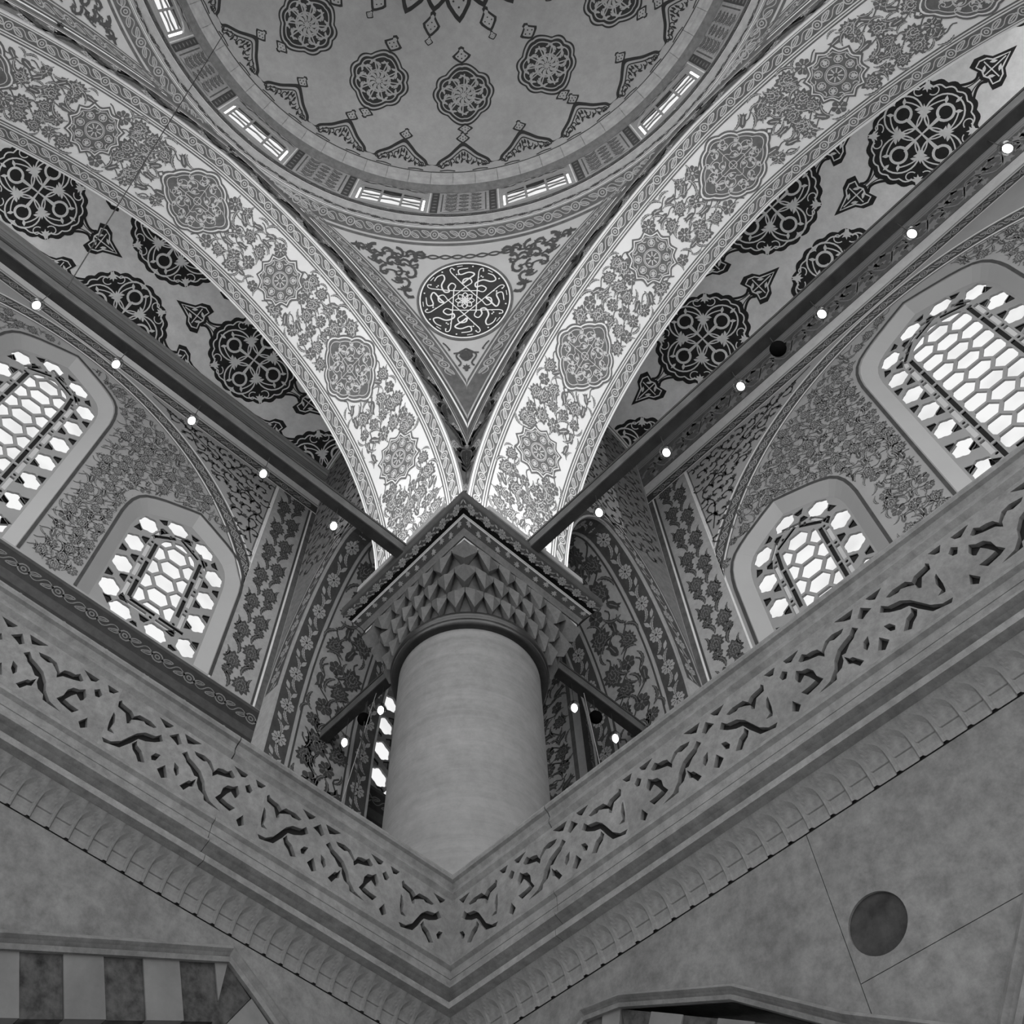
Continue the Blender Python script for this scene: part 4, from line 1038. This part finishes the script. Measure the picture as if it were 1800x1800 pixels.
# ------------------------------------------------------------------ drum painting
def drum_map(x, z, h): return cyl(x / RD, z, -h)
def drum_low(x, z, h): return cyl(x / HF, z, -h, HF)
AZ0, AZ1 = math.radians(-215), math.radians(-45)
P = Paint(); n = 120; X0, X1 = AZ0 * HF, AZ1 * HF
for a, b, m in ((ZD0, ZD0 + .003, 'paint_light'), (ZD0 + .0035, ZD0 + .006, 'paint_dark'), (ZD0 + .0065, ZD0 + .009, 'paint_light'), (ZD0 + .0095, 1.643, 'paint_soft')):
    P.strip([(X0 + (X1 - X0) * i / n, a) for i in range(n + 1)], [(X0 + (X1 - X0) * i / n, b) for i in range(n + 1)], m, 1)
dark_border(P, X0, X1, 1.632, .021, .040, 'paint_ink', 2, 'paint_mid')
P.build('lower_band', drum_low, dome)
P = Paint(); X0, X1 = AZ0 * RD, AZ1 * RD
for a, b, m in ((1.6505, 1.653, 'paint_light'), (1.6535, 1.672, 'paint_deep'), (1.6728, 1.6748, 'paint_deep')):
    P.strip([(X0 + (X1 - X0) * i / n, a) for i in range(n + 1)], [(X0 + (X1 - X0) * i / n, b) for i in range(n + 1)], m, 1)
dark_border(P, X0, X1, 1.6628, .0175, .034, 'paint_ink', 2, 'paint_soft')
P.build('leaf_band', drum_map, dome)
for k in range(-7, -1):
    P = Paint(); ac = math.radians(30 * k + 15) * RD; hw = math.radians(7.5) * RD
    for s in (1, -1):
        P.rect(ac + s * hw * .80 - .0065, ac + s * hw * .80 + .0065, ZW0 - .010, ZC0 - .004, 'paint_dark', 1); P.rect(ac + s * hw * .60 - .0012, ac + s * hw * .60 + .0012, ZW0, ZC0 - .012, 'paint_deep', 1)
        for j in range(6): rosette(P, T(ac + s * hw * .80, ZW0 + .006 + j * .023, .3 * j, .009), 'paint_mid', 'paint_soft', 6, 2)
        P.rect(ac + s * hw * .955 - .001, ac + s * hw * .955 + .001, ZW0 - .01, ZC0 - .004, 'paint_light', 1)
    P.rect(ac - hw * .55, ac + hw * .55, ZW0 - .004, ZW0 - .002, 'paint_deep', 1); 
    for j in range(5):
        for i in range(3):
            x = ac + (i - 1) * .022; y = ZW0 + .014 + j * .026
            palmette(P, T(x, y, PI / 2 if (i + j) % 2 else -PI / 2, .021), 'paint_deep', 'paint_soft', 2); saz(P, T(x + .011, y + .008, PI / 2, .024), 'paint_deep', 'paint_soft', 1.6 if i % 2 else -1.6, 2, .13)
    P.build('floral_panel', drum_map, dome)
    # scrolls over each window
    P = Paint(); ac = math.radians(30 * (k + 1)) * RD
    for i in range(9):
        x = ac + (i - 4) * .0125; leaflet(P, T(x, ZW1 + .015 + .003 * (-1) ** i, .5 * (-1) ** i, .014), 'paint_dark', 2)
    P.stroke([(ac - .06 + .12 * i / 20, ZW1 + .015 + .004 * math.sin(i)) for i in range(21)], .0016, 'paint_dark', 2)
    P.rect(ac - .0605, ac + .0605, ZC0 - .004, ZC0 - .002, 'paint_dark', 1, 6, 1)
    P.build('window_scroll', lambda x, y, h, ac=ac: cyl(x / RD, y, -h - np.where(np.abs(x - ac) > .0623, 0, (RD - RD * math.cos(math.radians(7.5)) / np.cos((x - ac) / RD)))), dome)

# ------------------------------------------------------------------ dome painting
def dome_loc(a0, y0): return lambda x, y, h: dome_map(a0 + x / (RDM * np.sin(TH0 - (y0 + y) / RDM)), y0 + y, h)
def lace(P, R, sx, sy, h, m='plaster_grey', n=8):
    for k in range(n):
        a = 2 * PI * k / n + .2; P.stroke([(sx * x, sy * y) for x, y in spiral(.55 * R * math.cos(a), .55 * R * math.sin(a), .30 * R, .08 * R, a, a + 5.5, 16)], R * .075, m, h)
        leaflet(P, T(sx * .30 * R * math.cos(a + .3), sy * .30 * R * math.sin(a + .3), a, R * .34), m, h); leaflet(P, T(sx * .78 * R * math.cos(a), sy * .78 * R * math.sin(a), a + 1.2, R * .22), m, h)
        leaflet(P, T(sx * .72 * R * math.cos(a + .39), sy * .72 * R * math.sin(a + .39), a - .6, R * .26), m, h); P.stroke([(0, 0), (sx * .9 * R * math.cos(a + .2), sy * .9 * R * math.sin(a + .2))], R * .05, m, h)
    P.stroke([(sx * x, sy * y) for x, y in circ(.46 * R, 24)], R * .05, m, h, True)
def finial(P, y0, y1, w, h, sg=1, lm='plaster_grey'):
    L_ = y1 - y0; q = [(0, y0), (w * .35, y0 + L_ * .10), (w * .9, y0 + L_ * .32), (w * 1.05, y0 + L_ * .45), (w * .65, y0 + L_ * .62), (w * .3, y0 + L_ * .78), (w * .34, y0 + L_ * .9), (0, y1)]
    q = q + [(-x, y) for x, y in q[-2:0:-1]]
    P.fan((0, (y0 + y1) / 2), q, 'paint_ink', h); c = (y0 + L_ * .45); P.fan((0, c), [(x * .68, c + (y - c) * .72) for x, y in q], lm, h + 1)
    for x, y in ((0, .3), (-.4, .42), (.4, .42), (0, .55)): P.fan((x * w, y0 + L_ * y), [(x * w + a, y0 + L_ * y + b) for a, b in circ(w * .09, 6)], 'paint_ink', h + 2)
NM = 13
for k in range(NM):
    az = math.radians(-135.7 + 360 / NM * k); d = abs((math.degrees(az) + 135 + 180) % 360 - 180)
    if d > 95: continue
    P = Paint()
    o_ = lobed(.058, .056, 10, .08, .20); P.fan((0, 0), o_, 'paint_ink', 2, .012); P.stroke([(x * .91, y * .91) for x, y in o_], .0034, 'plaster_grey', 3, True)
    P.stroke([(x * .77, y * .77) for x, y in o_], .0022, 'plaster_grey', 3, True); lace(P, .047, 1, 1.0, 3, 'plaster_grey', 10)
    finial(P, .062, .096, .017, 2); finial(P, -.060, -.084, .014, 2)
    P.build('medallion', dome_loc(az, .172), dome)
    P = Paint()                                          # pendants of the crowning rosette
    finial(P, -.050, .0, .016, 2); finial(P, -.066, -.048, .008, 2); finial(P, -.004, .085, .026, 2)
    P.build('rosette_pendant', dome_loc(az + PI / NM, .332), dome)
    P = Paint(); finial(P, -.035, .06, .024, 2); P.build('rosette_pendant', dome_loc(az, .345), dome)
for k in range(24):
    az = math.radians(-135 + 15 * k); d = abs((math.degrees(az) + 135 + 180) % 360 - 180)
    if d > 105: continue
    P = Paint(); W2 = .452 * math.radians(7.5)
    out = smooth([(-W2, .0135), (-W2 * .86, .0135), (-W2 * .76, .020), (-W2 * .45, .030), (-W2 * .22, .040), (0, .047), (W2 * .22, .040), (W2 * .45, .030), (W2 * .76, .020), (W2 * .86, .0135), (W2, .0135)], 4)
    P.strip(out, [(x * .90, (y - .004) * .86 + .004) for x, y in out], 'paint_ink', 2)
    P.stroke([(x * .80, (y - .004) * .74 + .0042) for x, y in out], .0018, 'paint_ink', 2)
    for i in range(9):
        x = (i - 4) * W2 * .165; hh = .011 + .015 * (1 - abs(i - 4) / 4.2)
        P.stroke(spiral(x, hh, .0052, .0016, i, i + 5, 12), .0017, 'paint_ink', 2); leaflet(P, T(x + .003, hh * .6 + .004, i * 1.3, .0095), 'paint_ink', 2)
    for i in range(4): leaflet(P, T((i - 1.5) * .005, .031 - .003 * abs(i - 1.5), 1.5, .009), 'paint_ink', 2)
    finial(P, .045, .062, .0125, 2)
    for s in (1, -1): P.stroke(smooth([(s * W2 * .5 - .014, .0042), (s * W2 * .5, .0055), (s * W2 * .5 + .014, .0042)], 3), .0015, 'paint_ink', 2)
    P.rect(-W2, W2, .0010, .0026, 'paint_ink', 2, 4, 1)
    P.v = [(x, y * 1.55, h) for x, y, h in P.v]; P.build('rim_fleuron', dome_loc(az, 0.0), dome)

# ------------------------------------------------------------------ vault medallions
def vmed(P, h=2, lm='plaster_vault'):
    a, b = .0885, .081
    o_ = []
    for i in range(120):
        t = 2 * PI * i / 120; e = 1 - .055 * (1 - abs(math.cos(11 * t))) + .05 * abs(math.cos(t)) ** 10; o_.append((a * e * math.cos(t), b * e * math.sin(t)))
    P.fan((0, 0), o_, 'paint_ink', h, .012)
    P.stroke([(x * .90, y * .90) for x, y in o_], .0024, lm, h + 1, True)
    for k in range(4):
        an = PI / 2 * k; c, s = math.cos(an), math.sin(an)
        def q(p): return (p[0] * c - p[1] * s, p[0] * s + p[1] * c)
        P.stroke([q(p) for p in arc(.044, 0, .0300, 0, 2 * PI, 26)], .0027, lm, h + 1)
        P.stroke([q(p) for p in spiral(.046, 0, .0135, .0118, PI, PI + 6.28, 18)], .0044, lm, h + 2)
        P.stroke([q(p) for p in [(.0, 0), (.012, 0), (.024, .0), (.033, 0)]], lambda t: .0024 + .004 * t, lm, h + 2)
        trefoil(P, T(*q((.0255, .0255)), an + PI / 4 + PI, .024), lm, h + 2); trefoil(P, T(*q((.053, .052)), an + PI / 4, .019), lm, h + 2)
        P.stroke([q(p) for p in bez([(.012, .0), (.03, .012), (.030, .042), (.012, .062)], 10)], .0022, lm, h + 1)
        P.stroke([q(p) for p in bez([(.012, .0), (.03, -.012), (.030, -.042), (.012, -.062)], 10)], .0022, lm, h + 1)
        P.stroke([q(p) for p in spiral(.058, .040, .010, .003, PI, PI + 4.8, 12)], .0019, lm, h + 1); P.stroke([q(p) for p in spiral(.058, -.040, .010, .003, -PI, -PI - 4.8, 12)], .0019, lm, h + 1)
        for x, y, g in ((.060, .014, .7), (.060, -.014, -.7), (.072, 0, 0), (.034, .022, 2.2), (.034, -.022, -2.2)): leaflet(P, T(*q((x, y)), an + g, .013), lm, h + 2)
    for sg in (1, -1):
        for q in (1, -1):
            P.stroke([(sg * x, q * y) for x, y in smooth([(.080, .022), (.090, .013), (.101, .0065), (.110, .0055), (.117, .010)], 4)], .0042, 'paint_ink', h)
            P.stroke([(sg * x, q * y) for x, y in smooth([(.084, .010), (.094, .0045), (.106, .0022), (.118, .003)], 4)], .0016, 'paint_ink', h)
        fi = [(.112, .0), (.117, .012), (.113, .026), (.126, .031), (.140, .025), (.147, .014), (.158, .009), (.180, 0)]; fi = fi + [(x, -y) for x, y in fi[-2:0:-1]]
        P.fan((sg * .136, 0), [(sg * x, y) for x, y in fi], 'paint_ink', h); P.stroke([(sg * (.136 + (x - .136) * .72), y * .72) for x, y in fi], .0024, lm, h + 1, True)
        P.stroke([(sg * .118, 0), (sg * .160, 0)], .0019, lm, h + 1); P.stroke([(sg * .133, .017), (sg * .133, -.017)], .0019, lm, h + 1)
        for q in (1, -1): leaflet(P, T(sg * .126, q * .008, .7 * q * sg, .012), lm, h + 1); leaflet(P, T(sg * .143, q * .007, -.6 * q * sg, .012), lm, h + 1)
for sd, M in SIDES.items():
    f, Ly = vault_map(sd); root = vaults[sd]
    for u, y in ((-.24, .090), (.24, .090), (.72, .090), (0, 0.0), (.48, 0.0), (-.48, 0.0), (0, .180), (.48, .180), (-.48, .180)):
        P = Paint(); vmed(P)
        for i, (a, b, h) in enumerate(P.v): P.v[i] = (a + u, b + y, h)
        P.build('medallion', f, root, (UE + .012, 1.0, .006, Ly))
    P = Paint(); P.strip([(UE + .008, .003), (1.0, .003)], [(UE + .008, .0042), (1.0, .0042)], 'paint_dark', 1)
    for a, b in ((.003, .0042), (.008, .0092)): P.strip([(UE + a, .004 + .01 * i) for i in range(28)], [(UE + b, .004 + .01 * i) for i in range(28)], 'paint_dark', 1)
    P.build('edge_line', f, root)

# ------------------------------------------------------------------ outer wall painting
def path_map(pts):
    A = np.array(pts); d = np.r_[0, np.cumsum(np.hypot(*np.diff(A, axis=0).T))]
    def f(s, t):
        x = np.interp(s, d, A[:, 0]); y = np.interp(s, d, A[:, 1]); e = .004
        dx = np.interp(s + e, d, A[:, 0]) - np.interp(s - e, d, A[:, 0]); dy = np.interp(s + e, d, A[:, 1]) - np.interp(s - e, d, A[:, 1]); l = np.hypot(dx, dy) + 1e-12
        return x - dy / l * t, y + dx / l * t
    return f, d[-1]
LUN = [(.455 * math.cos(t), 1.05 + .505 * math.sin(t)) for t in np.linspace(PI, PI * .12, 60)]
ZF = 1.045
def lun_z(u): return 1.05 + .505 * np.sqrt(np.maximum(0, 1 - (u / .455) ** 2))
for sd, M in SIDES.items():
    ow = OW[sd]; root = walls[sd]; fw = lambda x, y, h: M(x, ow - h, y)
    big = [[(uc + (x - uc) * 1.10, zc + (y - zc) * 1.06) for x, y in fr] for fr, (uc, zc) in zip(frames[sd], [(w[0], w[1] + w[3] * .5) for w in WIN[sd]])]
    polys = [np.array(q) for q in big]
    def infr(x, y):
        p = np.stack([np.atleast_1d(x), np.atleast_1d(y)], 1); r = np.zeros(len(p), bool)
        for q in polys: r |= inside(p, q)
        return r if np.ndim(x) else bool(r[0])
    P = Paint()
    def skip(x, y): return infr(x, y) or y > lun_z(x) - .026 or x < -.392 or y < ZF + .012
    floral_field(P, -.40, .42, ZF + .01, 1.545, .0235, .0235, 'paint_deep', 'paint_soft', 21 if sd == 'left' else 22, skip, 2, True, 1.0, PI / 2)
    P.drop(lambda x, y: ~infr(x, y) & (y < lun_z(x) - .014) & (x > -.398) & (y > ZF + .008))
    P.build('floral_field', fw, root)['kind'] = 'stuff'
    # lunette band
    f, Ln = path_map(LUN); P = Paint(); n = 70
    def band(Q, a, b, m, h, L0, L1): Q.strip([(L0 + (L1 - L0) * i / n, a) for i in range(n + 1)], [(L0 + (L1 - L0) * i / n, b) for i in range(n + 1)], m, h)
    band(P, .014, .0165, 'paint_light', 1, .10, Ln); band(P, -.010, .012, 'paint_dark', 1, .10, Ln); band(P, -.0135, -.011, 'paint_light', 1, .10, Ln); band(P, -.016, -.0145, 'paint_deep', 1, .10, Ln)
    flower_border(P, .10, Ln, .001, .019, .036, 'paint_soft', 2)
    def lm(x, y, h, f=f): a, b = f(x, y); return M(np.maximum(a, -.401), ow - h, b)
    P.build('lunette_band', lm, root)
    # spandrel scrolls
    P = Paint()
    rnd = random.Random(9)
    for j in range(9):
        for i in range(16):
            u = -.388 + i * .026 + (.013 if j % 2 else 0); z = 1.345 + j * .026
            if lun_z(u) + .030 < z < 1.566: curl(P, T(u, z, rnd.random() * 6.28, .030, rnd.choice((1, -1))), 'paint_dark', 2, .10); trefoil(P, T(u + .013, z + .004, rnd.random() * 6, .014), 'paint_dark', 2)
    P.stroke(smooth([(-.388, 1.37), (-.37, 1.43), (-.385, 1.47), (-.34, 1.50), (-.28, 1.525), (-.2, 1.552), (-.13, 1.566)], 6), .0026, 'paint_dark', 2)
    P.drop(lambda x, y: (y > lun_z(x) + .019) & (y < 1.572) & (x > -.396))
    for a, b, c, d in (((-.3975, 1.345), (-.3975, 1.575), .0028, 'paint_light'), ((-.394, 1.355), (-.394, 1.57), .0012, 'paint_dark')): P.stroke([a, b], c, d, 1)
    P.build('spandrel_scroll', fw, root)
    # straight bands at the top of the wall
    P = Paint(); U1 = .98
    for z0, z1, m in ((1.576, 1.598, 'paint_dark'), (1.5735, 1.5755, 'paint_light'), (1.5995, 1.6015, 'paint_light'), (1.606, 1.634, 'paint_light'), (1.636, 1.7000, 'paint_mid'), (1.6345, 1.636, 'paint_dark'), (1.7012, 1.7195, 'plaster_pale'), (1.7055, 1.7068, 'paint_dark'), (1.7135, 1.7145, 'paint_deep')): P.rect(-.484, U1, z0, z1, m, 1)
    flower_border(P, -.47, .62, 1.587, .0195, .040, 'paint_soft', 2)
    for i in range(30):
        u = -.46 + i * .0345; k = 1 if i % 2 else -1
        curl(P, T(u, 1.668 + k * .006, i * PI, .044, k), 'plaster_grey', 2, .12); trefoil(P, T(u + .017, 1.668 - k * .015, .6 * k, .030), 'plaster_grey', 2); trefoil(P, T(u + .008, 1.668 + k * .022, 2.0 * k, .018), 'plaster_grey', 2)
        P.stroke(bez([(u, 1.668 - k * .02), (u + .012, 1.668 - k * .03), (u + .022, 1.668 + k * .03), (u + .0345, 1.668 + k * .02)], 8), .0022, 'plaster_grey', 2)
    P.build('top_bands', fw, root, (-.484, U1, 1.57, 1.7195))
    # flower pilaster beside the transverse arch
    P = Paint()
    for u0, u1, m in ((-.486, -.476, 'paint_deep'), (-.4755, -.4725, 'paint_light'), (-.472, -.4685, 'paint_dark'), (-.4015, -.3985, 'paint_light'), (-.468, -.402, 'paint_soft')): P.rect(u0, u1, ZF, 1.573, m, 1)
    for i in range(15):
        z = ZF + .022 + i * .0355; k = 1 if i % 2 else -1; u = -.435 + k * .012
        palmette(P, T(u, z, PI / 2, .034), 'paint_dark', 'paint_mid', 2); rosette(P, T(u - k * .026, z + .012, 0, .022), 'paint_dark', 'paint_mid', 8, 2)
        saz(P, T(-.435 - k * .016, z - .006, PI / 2 + .5 * k, .036), 'paint_dark', 'paint_mid', 1.8 * k, 2, .14); saz(P, T(-.435 + k * .026, z + .010, PI / 2, .026), 'paint_dark', 'paint_mid', -1.6 * k, 2, .12)
    P.build('flower_pilaster', fw, root, (-.486, -.3985, ZF, 1.573))
    # dark lines round the windows
    P = Paint()
    for fr, w in zip(frames[sd], WIN[sd]):
        lp = [(w[0] + (x - w[0]) * 1.035, w[1] + (y - w[1]) * 1.012) for x, y in fr]
        P.stroke(lp, .0050, 'paint_dark', 3)
    P.build('window_outline', fw, root)
    # frieze under the windows
    P = Paint()
    P.rect(-.90, .6, .90, ZF - .001, 'paint_ink', 1); P.rect(-.90, .6, ZF - .0065, ZF - .001, 'paint_dark', 2); P.rect(-.90, .6, .958, .9605, 'paint_mid', 2); P.rect(-.9, .6, .988, 1.004, 'paint_dark', 2)
    flower_border(P, -.90, .5, 1.021, .022, .050, 'paint_mid', 3)
    flower_border(P, -.90, .5, .972, .026, .060, 'paint_mid', 3, 'paint_ink', True); flower_border(P, -.90, .5, .930, .040, .080, 'paint_mid', 3, 'paint_ink', True)
    P.build('frieze', fw, root)
    # corner bay wall: floral panel and stripes
    P = Paint()
    for u0, u1, m in ((-.70, -.655, 'paint_dark'), (-.715, -.7, 'plaster_grey'), (-.723, -.715, 'paint_deep')) if sd == 'right' else (): P.rect(u0, u1, ZF, 1.46, m, 1)
    if sd == 'right':
        P.rect(-.90, -.723, ZF, 1.46, 'paint_soft', 1)
        floral_field(P, -.89, -.725, ZF, 1.45, .036, .036, 'paint_dark', 'paint_mid', 5, None, 2); flower_border(P, -.699, -.656, 0, .01, 1, 'paint_mid', 2) if False else None
        for i in range(11): rosette(P, T(-.678, ZF + .02 + i * .038, i, .028), 'paint_mid', 'paint_dark', 8, 2); saz(P, T(-.690, ZF + .038 + i * .038, 1.6, .03), 'paint_mid', 'paint_dark', 1.5, 2); saz(P, T(-.666, ZF + .036 + i * .038, 1.6, .03), 'paint_mid', 'paint_dark', -1.5, 2)
    else:
        for i in range(12): rosette(P, T(-.672, .97 + i * .04, i, .022), 'paint_dark', 'paint_mid', 8, 2)
        P.drop(lambda x, y: ~infr(x, y))
    P.build('corner_panel', fw, root)

# ------------------------------------------------------------------ transverse arch painting
for sd, M in SIDES.items():
    f, Ln = tr_map(sd); root = trans[sd]; P = Paint(); n = 90; s0 = .40; s1 = Ln - .02
    def band(a, b, m, h): P.strip([(s0 + (s1 - s0) * i / n, a) for i in range(n + 1)], [(s0 + (s1 - s0) * i / n, b) for i in range(n + 1)], m, h)
    for q in (0, 1):
        g = (lambda t: t) if q == 0 else (lambda t: .17 - t)
        band(g(.0005), g(.0035), 'paint_soft', 1); band(g(.004), g(.036), 'paint_dark', 1); band(g(.0375), g(.041), 'plaster_grey', 1); band(g(.0415), g(.0445), 'paint_dark', 1)
        flower_border(P, s0, s1, g(.020), .028, .062, 'paint_soft', 2, 'paint_ink', True)
    P.build('border_bands', f, root)
    P = Paint(); floral_field(P, s0, s1, .046, .124, .036, .038, 'paint_dark', 'paint_mid', 31, None, 2)
    P.build('floral_field', f, root)['kind'] = 'stuff'
    # face toward the bay, over the arch
    Pp, dd = tr_profile(sd); g, L2 = path_map(Pp[1:-1]); P = Paint(); n = 60; o1 = OW[sd]
    def ff(x, y, h, g=g):
        a, b = g(x, -y); return M(TU1 + h, np.clip(a, GF, o1 - .001), b)
    for a, b, m in ((.0, .003, 'paint_soft'), (.0035, .032, 'paint_dark'), (.0335, .0365, 'plaster_grey'), (.037, .039, 'paint_dark')): P.strip([(L2 * i / n, a) for i in range(n + 1)], [(L2 * i / n, b) for i in range(n + 1)], m, 1)
    flower_border(P, 0, L2, .018, .024, .05, 'paint_soft', 2, 'paint_ink', True); P.build('face_band', ff, root)
    P = Paint(); P.rect(GF, o1 - .002, 1.05, 1.80, 'paint_mid', .3, 30, 1)
    for j in range(14):
        for i in range(6): curl(P, T(GF + .02 + i * .04, 1.36 + j * .033, i + j, .036, 1 if (i + j) % 2 else -1), 'paint_dark', 1, .12); trefoil(P, T(GF + .04 + i * .04, 1.376 + j * .033, i, .016), 'paint_dark', 1)
    def fz(o): return np.interp(-o, -Pp[1:-1, 0], Pp[1:-1, 1])
    P.drop(lambda x, y: y > fz(x) + .004)
    P.build('face_scroll', lambda x, y, h: M(TU1 + h, x, np.maximum(y, fz(x))), root)
